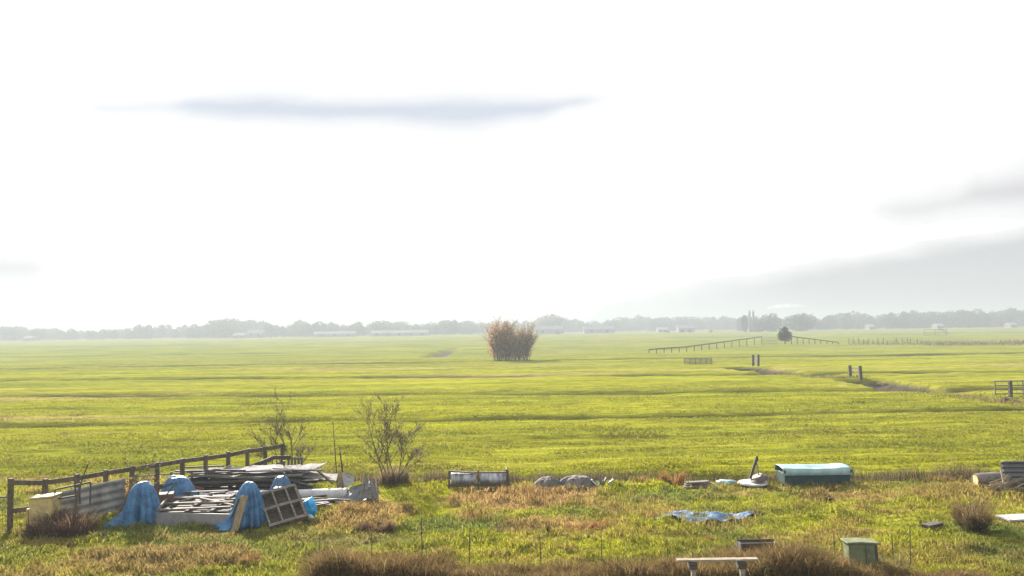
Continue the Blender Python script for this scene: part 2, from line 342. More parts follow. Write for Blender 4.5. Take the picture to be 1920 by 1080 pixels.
# ------------------------------------------------------------ blades & leaves
def blades(name, root, h, width, lean, col, material, parent=None, origin=None, az=None):
    n = len(root); th = rng.random(n)*2*np.pi; la = rng.random(n)*2*np.pi if az is None else az
    side = np.stack([np.cos(th), np.sin(th), np.zeros(n)], -1)*(width[:, None]/2)
    ld = np.stack([np.cos(la), np.sin(la), np.zeros(n)], -1)
    z = np.array([0, 0, 1.0])
    mid = root+z*(h*.6)[:, None]+ld*(lean*h*.3)[:, None]; tip = root+z*(h*np.clip(1-.3*lean, .2, 1))[:, None]+ld*(lean*h)[:, None]
    v = np.stack([root-side, root+side, mid+side*.75, mid-side*.75, tip], 1).reshape(-1, 3)
    b = np.arange(n)[:, None]*5
    return npmesh(name, v, [b+np.array([[0, 1, 2, 3]]), b+np.array([[3, 2, 4]])], material, parent, origin, np.repeat(col, 5, axis=0))
def leafmesh(name, cen, size, col, material, parent=None, origin=None, flat=0.0):
    n = len(cen); a = rng.normal(size=(n, 3)); a[:, 2] *= 1-flat; a /= np.linalg.norm(a, axis=1)[:, None]; t = rng.normal(size=(n, 3)); b = np.cross(a, t); b /= np.linalg.norm(b, axis=1)[:, None]
    s = np.asarray(size)*np.ones(n); A = a*s[:, None]*.5; B = b*s[:, None]*.35
    v = np.stack([cen-A, cen-B, cen+A, cen+B], 1).reshape(-1, 3); i = np.arange(n)[:, None]*4
    return npmesh(name, v, [i+np.array([[0, 1, 2, 3]])], material, parent, origin, np.repeat(col, 4, axis=0))
def jit(col, n, v=.25):
    c = np.tile(np.asarray(col, dtype=float), (n, 1)) if np.ndim(col) == 1 else np.array(col, dtype=float)
    c = c*(1+(rng.random((n, 1))-.5)*2*v); return c*(1+(rng.random((n, 3))-.5)*v*.5)
# yard grass: tufts of blades
def tufts(name, nt_, nb, y0, y1, hfun, wk, lean, label, cf=1.0, spread=.05, filt=None, jv=.22, tv=.5):
    yy = 1/(rng.random(nt_)*(1/y0-1/y1)+1/y1); xx = (rng.random(nt_)*2-1)*(yy*.74+1.5)
    if filt is not None: k = filt(xx, yy); xx, yy = xx[k], yy[k]
    n = len(xx); X = np.repeat(xx, nb)+rng.normal(size=n*nb)*spread*(1+np.repeat(yy, nb)/40); Y = np.repeat(yy, nb)+rng.normal(size=n*nb)*spread*1.6
    Z = H(X, Y)-.01; h = hfun(X, Y)*(.5+rng.random(n*nb)*.8)
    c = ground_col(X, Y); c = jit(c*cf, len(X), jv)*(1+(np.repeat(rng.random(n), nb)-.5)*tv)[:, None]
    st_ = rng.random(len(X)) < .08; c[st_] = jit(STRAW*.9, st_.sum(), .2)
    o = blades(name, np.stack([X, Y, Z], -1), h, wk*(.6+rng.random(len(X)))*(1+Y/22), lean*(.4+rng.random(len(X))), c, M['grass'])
    return tag(o, label, 'grass', kind='stuff')
def hy(X, Y):
    cl = np.clip(fbm(X*1.1+7, Y*1.1, 3)*2.2-.55, .15, 1.2); return .05+.14*cl+.16*dryness(X, Y)*np.clip(fbm(X*2+1, Y*2, 2)*2-.4, 0, 1)
tufts('yard_grass', 34000, 8, 13, 29, hy, .011, .75, 'rough tussocky grass of green and brown across the near yard', filt=lambda x, y: y < bound(x)+.2, cf=1.28)
def furrowmask(x, y):
    m_ = np.zeros_like(x)
    for x0, y0, sl, w, d in FL:
        wig = (fbm(x*.07+y0, x*0+y0, 3)-.5)*1.1; q = (y-(y0+(x-x0)*sl)-wig)/w; m_ = np.maximum(m_, np.exp(-q*q*.9)*min(1, d*3.5))
    return np.maximum(m_, ditch_r(x, y)*2)
tufts('pasture_grass', 60000, 5, 26.5, 70, lambda X, Y: (.02+.09*np.clip(fbm(X*.35, Y*1.7, 3)*3-1.0, 0, 1)*np.clip(50/Y, .35, 1)+Y*.0002), .014, .9, 'short bright yellow green grass of the wide pasture', filt=lambda x, y: (y > bound(x)-.1) & (furrowmask(x, y) < .2+.3*rng.random(len(x))), cf=1.1, spread=.11, jv=.08, tv=.12)
# reeds and dead grass along the boundary ditch
n = 60000; X = rng.random(n)*46-16; Y = bound(X)+rng.normal(size=n)*.35-.05
dn = np.clip(fbm(X*.45+2, X*0+3, 3)*3-.8, .15, 1); k = (rng.random(n) < dn) & (X > -8.5); X, Y = X[k], Y[k]
cc = jit(np.where((rng.random(len(X)) < .5)[:, None], np.array([.065, .06, .03]), np.array([.13, .095, .05])), len(X), .3)
tag(blades('ditch_reeds', np.stack([X, Y, H(X, Y)], -1), (.22+.4*rng.random(len(X))*np.clip(fbm(X*.8, X*0, 2)*1.8, .3, 1.2)), np.full(len(X), .018), .5*rng.random(len(X)), cc, M['grass']),
    'olive brown reeds and dead grass along the ditch between yard and pasture', 'reeds', kind='stuff')
# dead undergrowth across the bottom of the picture
def hedge_prof(px): return np.interp(px, [560, 590, 620, 700, 790, 850, 950, 1060, 1150, 1260, 1400, 1450, 1520, 1570, 1600, 1700, 1920], [1085, 1030, 1012, 1022, 1024, 1040, 1048, 1046, 1040, 1036, 1024, 1008, 1008, 1028, 1048, 1058, 1072])
n = 90000; px = 560+rng.random(n)*1400; D = 15.1+rng.random(n)*1.3
X = (px-960)/F*D; top = CAMH-(hedge_prof(px)-(628-.0135*px))*D/F; top = np.clip(top+(fbm(X*2.2, D*3, 4)-.55)*.7, .05, 1.3)*sstep(1.0, .4, np.abs((D-15.7)/1.1))
k = top > .08; X, D, top = X[k], D[k], top[k]
cc = jit(np.where((rng.random(len(X)) < .55)[:, None], np.array([.17, .11, .045]), np.array([.095, .065, .03])), len(X), .35)
cc = cc*(.55+.9*fbm(X*1.7+9, D*2.5, 3))[:, None]; gq = fbm(X*1.1+30, D*1.3, 3) > .56; cc[gq & (rng.random(len(X)) < .25)] = np.array([.11, .10, .035]); cc[rng.random(len(X)) < .12] = STRAW*.9
z0 = rng.random(len(X))*top*.55
tag(blades('dead_undergrowth', np.stack([X, D, z0], -1), (top-z0)*(.6+.5*rng.random(len(X))), .007+.016*rng.random(len(X))**2, .2+.9*rng.random(len(X))**1.5, cc, M['grass']),
    'tangled brown dead undergrowth along the bottom edge of the yard', 'undergrowth', kind='stuff')

# single dry clumps: things
def clump(name, px, py, wpx, hpx, cols, label, cat='grass clump', nb=700, lean=.8, group=None, sprawl=1.0, bw=.012):
    c0 = G(px, py); s = F/c0.y; r = wpx/s/2; h = hpx/s
    ns = max(5, nb//70); sa = rng.random(ns)*2*np.pi; sq = np.sqrt(rng.random(ns))*.85; sh = (.35+.75*rng.random(ns))*(1-.55*sq**2); sh[0] = 1.0; sl_ = rng.random(ns)*.6
    k_ = rng.integers(0, ns, nb); a = rng.random(nb)*2*np.pi; q = np.abs(rng.normal(size=nb))*.16
    X = c0.x+(np.cos(sa[k_])*sq[k_]+np.cos(a)*q)*r*.8*sprawl; Y = c0.y+(np.sin(sa[k_])*sq[k_]+np.sin(a)*q)*r*.6
    base_c = np.array(cols)[rng.integers(0, len(cols), ns)]; cc = jit(base_c[k_], nb, .35); cc[rng.random(nb) < .12] = np.array(cols[0])*1.5
    hh = h*sh[k_]*(.3+.75*rng.random(nb)**.8)
    o = blades(name, np.stack([X, Y, H(X, Y)-.02], -1), hh, bw*(.5+rng.random(nb)), np.clip(lean*(.15+rng.random(nb)*1.1)+sl_[k_]*lean*.5, 0, 1.5), cc, M['grass'], origin=(c0.x, c0.y, 0), az=np.arctan2(Y-c0.y, X-c0.x)+rng.normal(size=nb)*.8)
    return tag(o, label, cat, group)
OR = [(.24, .125, .045), (.19, .11, .05), (.27, .17, .07)]; DK = [(.10, .08, .045), (.14, .11, .06), (.08, .06, .035)]; RD = [(.13, .075, .05), (.17, .11, .07), (.09, .06, .04)]
clump('grass_clump', 468, 1062, 60, 34, OR, 'orange brown grass clump in the green grass, near the bottom left of the photo')
clump('grass_clump', 1321, 1018, 48, 24, OR, 'small rounded orange grass clump between the flat blue tarpaulin and the white topped bench')
clump('grass_clump', 1200, 905, 38, 24, OR, 'short orange grass clump at the ditch right of the grey cloth mounds')
clump('grass_clump', 1262, 908, 66, 40, OR, 'tall orange tuft at the ditch left of the low grey plank pile', nb=900)
clump('grass_clump', 705, 992, 95, 34, RD, 'large reddish brown tussock in front of the slate grey leaning sheet', nb=1200)
clump('grass_clump', 885, 972, 50, 28, OR, 'brown tussock on the left tip of the long dry patch below the field roller')
clump('grass_clump', 1415, 970, 40, 20, DK, 'dark olive tussock touching the right end of the flat blue tarpaulin')
clump('grass_clump', 1094, 1012, 44, 16, [(.20, .19, .07), (.15, .15, .05)], 'pale green tussock in bright grass below the long dry patch')
clump('grass_clump', 928, 994, 42, 18, RD, 'small red brown tussock in dark green grass, middle of the yard')
clump('grass_clump', 1100, 992, 110, 22, OR, 'wide straw coloured tussock just above the pale green one', nb=1000)
clump('grass_clump', 1752, 938, 75, 20, OR, 'flattened orange grass heap left of the tall dead weed bush', nb=900, lean=1.1)
clump('grass_clump', 1553, 935, 40, 14, RD, 'low brown tussock in front of the teal box')
clump('grass_clump', 1010, 998, 70, 20, DK, 'dull brown tussock left of the wide straw coloured one')
clump('dead_weed_bush', 112, 1004, 150, 66, RD, 'reddish brown dead weeds in front of the cream tub and iron frame', 'weeds', nb=3200, lean=.9, bw=.014)
clump('dead_weed_bush', 1822, 993, 95, 92, [(.16, .11, .05), (.2, .15, .07), (.11, .08, .045)], 'tall fanned dead weed bush on the right side of the yard', 'weeds', nb=3000, lean=1.0, bw=.012, sprawl=.5)
clump('dead_weed_bush', 735, 906, 85, 42, [(.17, .125, .075), (.13, .10, .06)], 'dry upright weeds around the foot of the bare shrub right of the heap', 'weeds', nb=2200, lean=.35)
clump('dead_weed_bush', 242, 958, 36, 92, [(.30, .19, .08), (.22, .15, .07)], 'tall orange dried plant between corrugated sheet and blue tarpaulin', 'weeds', nb=500, lean=.5)
clump('dead_weed_bush', 165, 998, 42, 40, [(.28, .22, .15), (.15, .11, .07)], 'pale seeded weed at the right end of the dead weeds', 'weeds', nb=500, lean=.7)
clump('dead_weed_bush', 620, 1075, 70, 64, DK, 'dark bushy weed at the left end of the brown undergrowth', 'weeds', nb=2200, lean=.7)
clump('dead_weed_bush', 1893, 750, 60, 16, RD, 'reddish reeds below the rail gate at the right edge', 'reeds', nb=500, lean=.4, bw=.05)

# ------------------------------------------------------------ shrubs and trees
def grow(mb, leaves, p, d, length, rad, depth, spread, nseg=4, gravity=.0, nchild=3, leafn=3, leafr=.12):
    pts = [p.copy()]; rr = [rad]; q = p.copy(); dd = d.copy()
    for i in range(nseg):
        dd = (dd+Vector((random.gauss(0, .12), random.gauss(0, .12), random.gauss(0, .08)+gravity))).normalized(); q = q+dd*length/nseg; pts.append(q.copy()); rr.append(max(rad*(1-.7*(i+1)/nseg), .0065))
    mb.tube(pts, rr, 5 if depth > 1 else 3, cap=False)
    if depth > 0:
        for k in range(nchild):
            t = random.uniform(.25, .98); i = min(int(t*nseg), nseg-1); b = pts[i].lerp(pts[i+1], t*nseg-i)
            a = random.uniform(0, 2*math.pi); nd = (dd+Vector((math.cos(a), math.sin(a), random.uniform(-.1, .3)))*spread).normalized()
            grow(mb, leaves, b, nd, length*random.uniform(.4, .65), rad*.58, depth-1, spread, max(2, nseg-1), gravity, nchild, leafn, leafr)
    if depth <= 1:
        for k in range(leafn):
            t = random.random(); i = min(int(t*nseg), nseg-1); b = pts[i].lerp(pts[i+1], t*nseg-i); leaves.append(tuple(b+Vector([random.gauss(0, leafr) for _ in range(3)])))
def shrub(name, base, stems, label, cat, leafcol, leafsize, group=None, depth=3, spread=.7, nchild=4, leafn=3, leafr=.06, rad=.02, gravity=.02):
    t = thing(name, label, cat, base, group); mb = MB(); lv = []
    for (dx, dz, ln, ox) in stems:
        grow(mb, lv, Vector(base)+Vector((ox, random.uniform(-.1, .1), 0)), Vector((dx, random.uniform(-.15, .15), dz)).normalized(), ln, rad, depth, spread, 5, gravity, nchild, leafn, leafr)
    mb.build('branches', M['bark'], t, smooth=True)
    cen = np.array(lv); cc = jit(np.array(leafcol)[rng.integers(0, len(leafcol), len(cen))], len(cen), .3)
    leafmesh('leaves', cen, leafsize*(.6+.8*rng.random(len(cen))), cc, M['leaf'], t); return t
b = G(550, 905); b = Vector((P(552, 870, 28.6).x, 28.6, 0))
shrub('bare_shrub', b, [(-.28, 1, 1.95, 0), (-.45, 1, 1.7, -.15), (-.1, 1, 1.4, -.1), (.12, 1, 1.0, .1), (-.5, 1, 1.3, -.3)], 'thin bare shrub behind the stair railing and plank pile', 'shrub', [(.15, .14, .06), (.10, .08, .05)], .05, depth=3, nchild=4, leafn=3, rad=.022, spread=.65)
b = Vector((P(738, 905, 27.4).x, 27.4, 0))
shrub('bare_shrub', b, [(-.14, 1, 2.1, 0), (-.03, 1, 1.95, -.1), (.36, 1, 1.35, .1), (-.2, 1, 1.8, -.2), (.05, 1, 1.5, .2), (-.12, 1, 1.5, -.35)], 'twiggy bare shrub standing alone right of the heap', 'shrub', [(.17, .15, .06), (.12, .09, .05)], .06, depth=3, nchild=4, leafn=3, rad=.022, spread=.62)
b = Vector((P(240, 905, 23).x, 23, 0))
shrub('bare_shrub', b, [(-.1, 1, 1.1, 0), (.15, 1, 1.2, .05), (.4, 1, 1.0, .1)], 'small leafy sapling poking above the left fence rail', 'shrub', [(.12, .12, .03), (.07, .06, .03)], .07, depth=2, nchild=4, leafn=5, rad=.012)
def crown_pts(lobes, n, fill=.55):
    out = []
    for (cx, cy, cz, rx, ry, rz) in lobes:
        k = int(n*rx*rz/sum(l_[3]*l_[5] for l_ in lobes)); d = rng.normal(size=(k, 3)); d /= np.linalg.norm(d, axis=1)[:, None]; r_ = fill+(1-fill)*rng.random(k)**.6; r_ *= .88+.24*rng.random(k)
        out.append(d*r_[:, None]*np.array([rx, ry, rz])+np.array([cx, cy, cz]))
    return np.concatenate(out)
crown_pts_ = crown_pts
# lone willow bush in the pasture: two lobes of upright stems
c0 = G(958, 675); t = thing('willow_bush', 'lone russet willow bush standing in the middle of the pasture', 'bush', c0); mb = MB(); lv = []
for lobe, (ox, hh, n_) in enumerate(((-1.6, 5.7, 34), (1.9, 4.8, 30))):
    for i in range(n_):
        a = random.gauss(0, .27)
        grow(mb, lv, Vector((c0.x+ox+random.uniform(-1.3, 1.3), c0.y+random.uniform(-1.3, 1.3), -.05)), Vector((a, random.uniform(-.4, .4), 1.15)).normalized(), hh*random.uniform(.35, .95)/(1+.35*abs(a)), .055, 2, .38, 5, .03, 4, 5, .25)
lv += [tuple(p_+np.array([c0.x, c0.y, 0])) for p_ in crown_pts([(-1.9, 0, 3.9, 1.9, 1.6, 2.2), (-.6, 0, 4.9, 1.2, 1.2, 1.6), (-2.0, 0, 2.0, 2.0, 1.6, 1.9), (2.4, 0, 3.3, 1.8, 1.5, 2.0), (1.8, 0, 1.7, 2.0, 1.5, 1.7), (0, 0, 2.0, 2.0, 1.5, 2.0), (-.2, 0, .9, 3.3, 1.5, .9)], 8500, .15)]
mb.build('branches', M['bark'], t, smooth=True)
cen = np.array(lv); side = sstep(c0.x-4.5, c0.x+4.5, cen[:, 0]); cc = jit(mixn(np.tile(np.array([.34, .20, .105]), (len(cen), 1)), np.array([.26, .19, .13]), side), len(cen), .35)
gl = rng.random(len(cen)) < .12; cc[gl] = [.14, .15, .05]
leafmesh('leaves', cen, .20*(.6+.9*rng.random(len(cen))), cc, M['leaf'], t)
# small dark tree between the far rail fences
c0 = G(1472, 645); t = thing('small_tree', 'small dark round tree between the two far rail fences', 'tree', c0); mb = MB(); lv = []
mb.tube([(c0.x, c0.y, -.1), (c0.x+.05, c0.y, 1.4)], [.16, .12], 8); mb.build('trunk', M['bark'], t, smooth=True)
cen = crown_pts_([(0, 0, 1.9, 1.9, 1.7, 1.4), (-.3, 0, 3.0, 1.4, 1.3, 1.3), (.7, .2, 2.4, 1.3, 1.2, 1.1), (-.9, 0, 2.0, 1.1, 1.1, 1.1), (.1, 0, 3.9, .7, .7, .8)], 2600, .3)+np.array([c0.x, c0.y, 0]); leafmesh('crown', cen, .30*(.6+.8*rng.random(len(cen))), jit([.05, .065, .04], len(cen), .3), M['leaf'], t)

# far trees: prototypes with lobed, gappy crowns
def far_proto(kind):
    h = 10.0; root = empty('far_tree', (0, -50, 0))
    if kind == 'poplar': lobes = [(0, 0, 5.5, 1.3, 1.3, 4.6)]; col = (.06, .065, .045)
    else:
        lobes = []; k = random.randint(5, 8); w = {'round': 4.2, 'wide': 6.5, 'tall': 3.2}[kind]
        for i in range(k):
            a = random.uniform(0, 6.28); q = random.uniform(.2, .6)*w; rr = random.uniform(.38, .6)*w; zc = random.uniform(3.6, 7.2)-q*.25
            lobes.append((math.cos(a)*q, math.sin(a)*q, zc, rr, rr, min(rr*.85, 9.8-zc)))
        lobes.append((0, 0, 6.4, w*.55, w*.55, 3.4)); lobes.append((0, 0, 2.6, w*.75, w*.7, 2.4)); col = random.choice([(.055, .065, .04), (.075, .065, .045), (.06, .06, .05)])
    cen = crown_pts(lobes, 1500); o0 = np.array([0, -50, 0]); cen = cen[cen[:, 2] > .2]
    leafmesh('crown', cen+o0, .95*(.6+.7*rng.random(len(cen))), jit(col, len(cen), .35), M['leaf'], root)
    MB().tube([(0, -50, 0), (0, -50, 4), (.3, -50, 7)], [.4, .3, .12], 6).build('trunk', M['bark'], root); return root
protos = {k: [far_proto(k) for _ in range(n_)] for k, n_ in (('round', 3), ('wide', 3), ('tall', 2), ('poplar', 1))}
used = set()
TOPS = [(-60, 612), (0, 613), (12, 609), (40, 613), (90, 615), (150, 618), (200, 616), (285, 609), (300, 608), (330, 613), (360, 609), (375, 611), (400, 603), (430, 598), (480, 602), (520, 608), (540, 611), (560, 601), (580, 606), (610, 602), (640, 609), (670, 605), (690, 612), (700, 605), (720, 602), (745, 602), (780, 606), (800, 606), (850, 601), (880, 602), (905, 604), (950, 604), (1000, 603), (1020, 592), (1040, 591), (1058, 597), (1100, 600), (1130, 601), (1165, 596), (1200, 591), (1215, 596), (1235, 594), (1260, 597), (1285, 593), (1320, 592), (1345, 599), (1358, 594), (1375, 597), (1390, 594), (1405, 595), (1445, 590), (1470, 599), (1500, 589), (1530, 596), (1560, 592), (1600, 586), (1640, 591), (1680, 584), (1740, 582), (1762, 588), (1790, 583), (1830, 582), (1850, 584), (1890, 578), (1915, 582), (1980, 580), (2060, 578)]
tx = [a for a, _ in TOPS]; ty = [b_ for _, b_ in TOPS]
TSEG = [(40, 'at the far left end'), (170, 'right of the tiny pale shed at the far left'), (400, 'left of the broad highest tree dome on the left'), (545, 'behind the small pale sheds at left'), (690, 'around the long low greenhouse left of middle'), (900, 'behind the longest pale greenhouse'), (1010, 'behind the lone willow bush'), (1100, 'right of the lone willow bush'), (1230, 'above the far end of the left far rail fence'), (1395, 'above the grazing cows'), (1500, 'between the twin towers and the small round tree'), (1630, 'above the two thick posts'), (1740, 'just left of the white pasture gate'), (1860, 'right of the white pasture gate'), (9999, 'at the far right end')]
def place_far(px, top_y, D, kind, label, group, wide=1.0):
    base = P(px, 600, D); yh = 628-.0135*px; hgt = CAMH+(yh-top_y)*D/F
    pr = random.choice(protos[kind]); first = pr.name not in used; used.add(pr.name)
    if first: r_ = pr; kids = []
    else:
        r_ = pr.copy(); COL.objects.link(r_)
        for ch in pr.children:
            c_ = ch.copy(); COL.objects.link(c_); c_.parent = r_
    r_.location = (base.x, D, -.3); s = hgt/9.2; r_.scale = (s*wide*1.4, s*wide*1.4, s); r_.rotation_euler = (0, 0, random.uniform(0, 6.28)); tag(r_, label, 'tree', group)
px = -70
while px < 2040:
    ty_ = float(np.interp(px, tx, ty))+random.choice([-1.2, 0, 1, 2, 3, 5])+random.uniform(-.5, .5); D = random.uniform(690, 800) if not (900 < px < 1380) else random.uniform(820, 980)
    kind = random.choice(['round', 'wide', 'wide', 'round', 'tall'])
    w_ = next(t_ for a_, t_ in TSEG if px < a_)
    place_far(px, ty_, D, kind, {'round': 'round far tree', 'wide': 'broad far tree', 'tall': 'slim far tree'}[kind]+' '+w_, 'trees of the far tree line'); px += random.uniform(8, 13)
for x_, t_, k_, l_ in ((1420, 597, 'wide', 'dark low tree right of the twin towers'), (1448, 589, 'round', 'domed dark tree two along from the twin towers'), (1500, 588, 'wide', 'broad dark tree behind the small round tree'), (1396, 594, 'poplar', 'dark narrow tree directly left of the twin towers'), (1035, 590, 'wide', 'broad domed far tree right of the lone willow bush'), (430, 597, 'wide', 'broad highest hazy tree dome at the left'), (562, 601, 'round', 'round hazy tree dome left of the long white greenhouse')):
    place_far(x_, t_, 585 if 1390 < x_ < 1600 else 760, k_, l_, None)
# solid far wood behind: one mass
cen = []; cols_ = []
for px in np.arange(-120, 2080, 5.0):
    D = random.uniform(850, 1050); yh = 628-.0135*px; top = CAMH+(yh-float(np.interp(px, tx, ty))-9)*D/F; top = max(top*random.uniform(.75, 1.0), 4); X0 = (px-960)/F*D
    k = 150; d = rng.normal(size=(k, 3)); d /= np.linalg.norm(d, axis=1)[:, None]; cen.append(d*np.array([6, 5, top/2])*(.7+.35*rng.random((k, 1)))+np.array([X0, D, top/2]))
cen = np.concatenate(cen)
tag(leafmesh('far_wood', cen, 2.6*(.6+.7*rng.random(len(cen))), jit([.06, .062, .045], len(cen), .3), M['leaf']), 'hazy wood filling the far horizon behind the tree line', 'wood', kind='stuff')

# ------------------------------------------------------------ far buildings
def shed(px0, px1, ytop, D, label, name='farm_shed', depth=9, group=None):
    a = P(px0, 600, D); b = P(px1, 600, D); w = b.x-a.x; cx = (a.x+b.x)/2; yh = 628-.0135*(px0+px1)/2; h = max(CAMH+(yh-ytop-2.2)*D/F, 2.6); h = min(h, 4.2) if px1-px0 < 25 else h; wall = h*.55
    t = thing(name, label, 'shed', (cx, D, 0), group)
    MB().frame((a.x, D, -.3), Vector((w, 0, 0)), Vector((0, depth, 0)), Vector((0, 0, wall+.3))).build('wall', M['brick'], t)
    e = .4; x0, x1 = a.x-e, b.x+e; y0, y1 = D-e, D+depth+e; ym = D+depth/2; zl = wall-.02
    mb = MB(); mb.add([(x0, y0, zl), (x1, y0, zl), (x1, y1, zl), (x0, y1, zl), (x0, ym, h), (x1, ym, h)], [(0, 1, 5, 4), (2, 3, 4, 5), (0, 4, 3), (1, 2, 5), (3, 2, 1, 0)]); mb.build('roof', M['paleroof'], t)
    n_ = max(2, int(w/9)); 
    for i in range(n_):
        MB().box((a.x+(i+.5)*w/n_, D-.03, wall*.5), (2.2, .08, wall*.5)).build('door', M['spire'], t)
for a_, b_, y_, D_, l_ in ((588, 665, 619, 640, 'long low greenhouse with pale roof left of middle in the tree line'), (437, 457, 620, 630, 'small pale roofed shed under the highest left tree dome'), (463, 492, 616, 650, 'pale roofed shed just right of the smallest one on the left'), (695, 802, 617, 640, 'longest pale roofed greenhouse, left of the lone willow'), (1004, 1056, 609, 640, 'pale roofed shed row right of the lone willow bush'), (1234, 1252, 605, 650, 'small pale roofed barn above the far rail fence'), (1272, 1302, 607, 650, 'wider pale barn right of the small one above the far rail fence'), (1095, 1152, 609, 650, 'pale low building in the middle of the tree line'), (1630, 1640, 600, 640, 'tiny pale gable in the right tree line'), (1757, 1770, 600, 640, 'pale house in the right tree line above the white pasture gate'), (1895, 1907, 596, 640, 'tiny pale house at the right end of the tree line'), (44, 58, 622, 640, 'tiny pale shed at the left end of the tree line')):
    shed(a_, b_, y_, D_, l_)
D = 600; c0 = P(1410, 600, D); t = thing('church', 'dark twin towered church rising above the far trees', 'church', (c0.x, D, 0))
hz = lambda y_, px=1410: CAMH+((628-.0135*px)-y_)*D/F
for px_ in (1405.5, 1412.5):
    x = P(px_, 600, D).x; MB().box((x, D, hz(588)/2), (1.3, 1.3, hz(588))).build('tower', M['spire'], t)
    zz = hz(588); MB().add([(x-.8, D-.8, zz), (x+.8, D-.8, zz), (x+.8, D+.8, zz), (x-.8, D+.8, zz), (x, D, hz(580))], [(0, 1, 4), (1, 2, 4), (2, 3, 4), (3, 0, 4), (3, 2, 1, 0)]).build('spire', M['spire'], t)
MB().box((c0.x+2, D+4, 3), (8, 6, 6)).build('nave', M['spire'], t)
MB().add([(c0.x-2.3, D+.7, 6), (c0.x+6.3, D+.7, 6), (c0.x+6.3, D+7.3, 6), (c0.x-2.3, D+7.3, 6), (c0.x-2.3, D+4, 8.5), (c0.x+6.3, D+4, 8.5)], [(0, 1, 5, 4), (2, 3, 4, 5), (0, 4, 3), (1, 2, 5), (3, 2, 1, 0)]).build('roof', M['spire'], t)

# cows: one continuous skinned body each
def cow_mesh():
    me = bpy.data.meshes.new('cow'); V_ = [(0, 0, 1.15), (.6, 0, 1.2), (-.6, 0, 1.15), (1.0, 0, 1.25), (1.35, 0, 1.0), (1.6, 0, .75), (-.75, .02, 1.0), (-.8, .05, .45)]
    E_ = [(0, 1), (0, 2), (1, 3), (3, 4), (4, 5), (2, 6), (6, 7)]; rad_ = [.42, .38, .38, .22, .17, .10, .05, .03]
    for x in (.55, -.6):
        for sy in (-1, 1):
            i = len(V_); V_ += [(x, .2*sy, .85), (x+.03, .22*sy, .45), (x, .22*sy, .02)]; E_ += [(1 if x > 0 else 2, i), (i, i+1), (i+1, i+2)]; rad_ += [.15, .08, .06]
    me.from_pydata(V_, E_, []); ob = bpy.data.objects.new('cow', me); COL.objects.link(ob); md = ob.modifiers.new('skin', 'SKIN')
    for v_, r_ in zip(me.skin_vertices[0].data, rad_): v_.radius = (r_, r_)
    me.skin_vertices[0].data[0].use_root = True; ob.modifiers.new('sub', 'SUBSURF').levels = 1; me.materials.append(M['cow']); return ob
cow0 = cow_mesh(); cw = [(1045, 628, 'lone dark cow just right of the lone willow bush'), (1253, 625.5, 'leftmost of the four dark cows above the left far rail fence'), (1278, 625, 'second from left of four cows above the far rail fence'), (1294, 625, 'third from left of four cows above the far rail fence'), (1332, 624.5, 'rightmost of the four dark cows above the left far rail fence'), (1398, 623.5, 'dark cow below the twin towers'), (1425, 623.5, 'dark cow above the gap between the far rail fences')]
for i, (px_, py_, l_) in enumerate(cw):
    o = cow0 if i == 0 else cow0.copy()
    if i: COL.objects.link(o)
    c0 = G(px_, py_); o.location = (c0.x, c0.y, Hs(c0.x, c0.y)*.3); o.scale = (1.25,)*3; o.rotation_euler = (0, 0, [.3, 3.0, 0, 3.4, .2, 2.9, .1][i]); tag(o, l_, 'cow', 'cows grazing in the far pasture')

# ------------------------------------------------------------ fences and gates
def rail_fence(name, label, pts, posts_z, rails, pw=.12, matp='fencewood', cat='fence', railh=.13, group=None):
    """pts: list of (x,y); posts_z: heights; rails: list of height fractions"""
    t = thing(name, label, cat, (pts[0][0], pts[0][1], 0), group)
    for (x, y), h in zip(pts, posts_z):
        z0 = Hs(x, y)-.15; MB().box((x, y, (z0+h)/2), (pw, pw, h-z0), rz=random.uniform(-.1, .1), rx=random.uniform(-.02, .02), ry=random.uniform(-.03, .03)).build('post', M[matp], t, bevel=.008)
    for fr in rails:
        mb = MB(); sag = [random.uniform(-.02, .02) for _ in pts]
        for i in range(len(pts)-1):
            mb.beam((pts[i][0], pts[i][1]-pw*.6, posts_z[i]*fr+sag[i]), (pts[i+1][0], pts[i+1][1]-pw*.6, posts_z[i+1]*fr+sag[i+1]), .035, railh)
        mb.build('rail', M[matp], t)
    return t
A = P(22, 900, 21.3); B = P(532, 850, 28.2); pts = []
for px_ in (22, 85, 146, 200, 248, 295, 343, 386, 428, 464, 498, 531):
    d = ray(px_, 800); k = d.x/d.y; x0, y0, x1, y1 = A.x, A.y, B.x, B.y; s = (k*y0-x0)/((x1-x0)-k*(y1-y0)); pts.append((x0+(x1-x0)*s, y0+(y1-y0)*s))
rail_fence('rail_fence', 'long weathered post and rail fence behind the heap on the left', pts, [1.42]+[1.28]*11, [.93, .42], .11, railh=.13)
pts2 = [(P(px_, 880, D_).x, D_) for px_, D_ in ((253, 24.4), (297, 24.8), (322, 25), (360, 25.4), (398, 25.8))]
rail_fence('thin_rail_fence', 'short thin wooden rail with stakes between fence and plank pile', pts2, [.95, .9, .9, .88, .85], [.93], .06, 'oldwood', railh=.04)
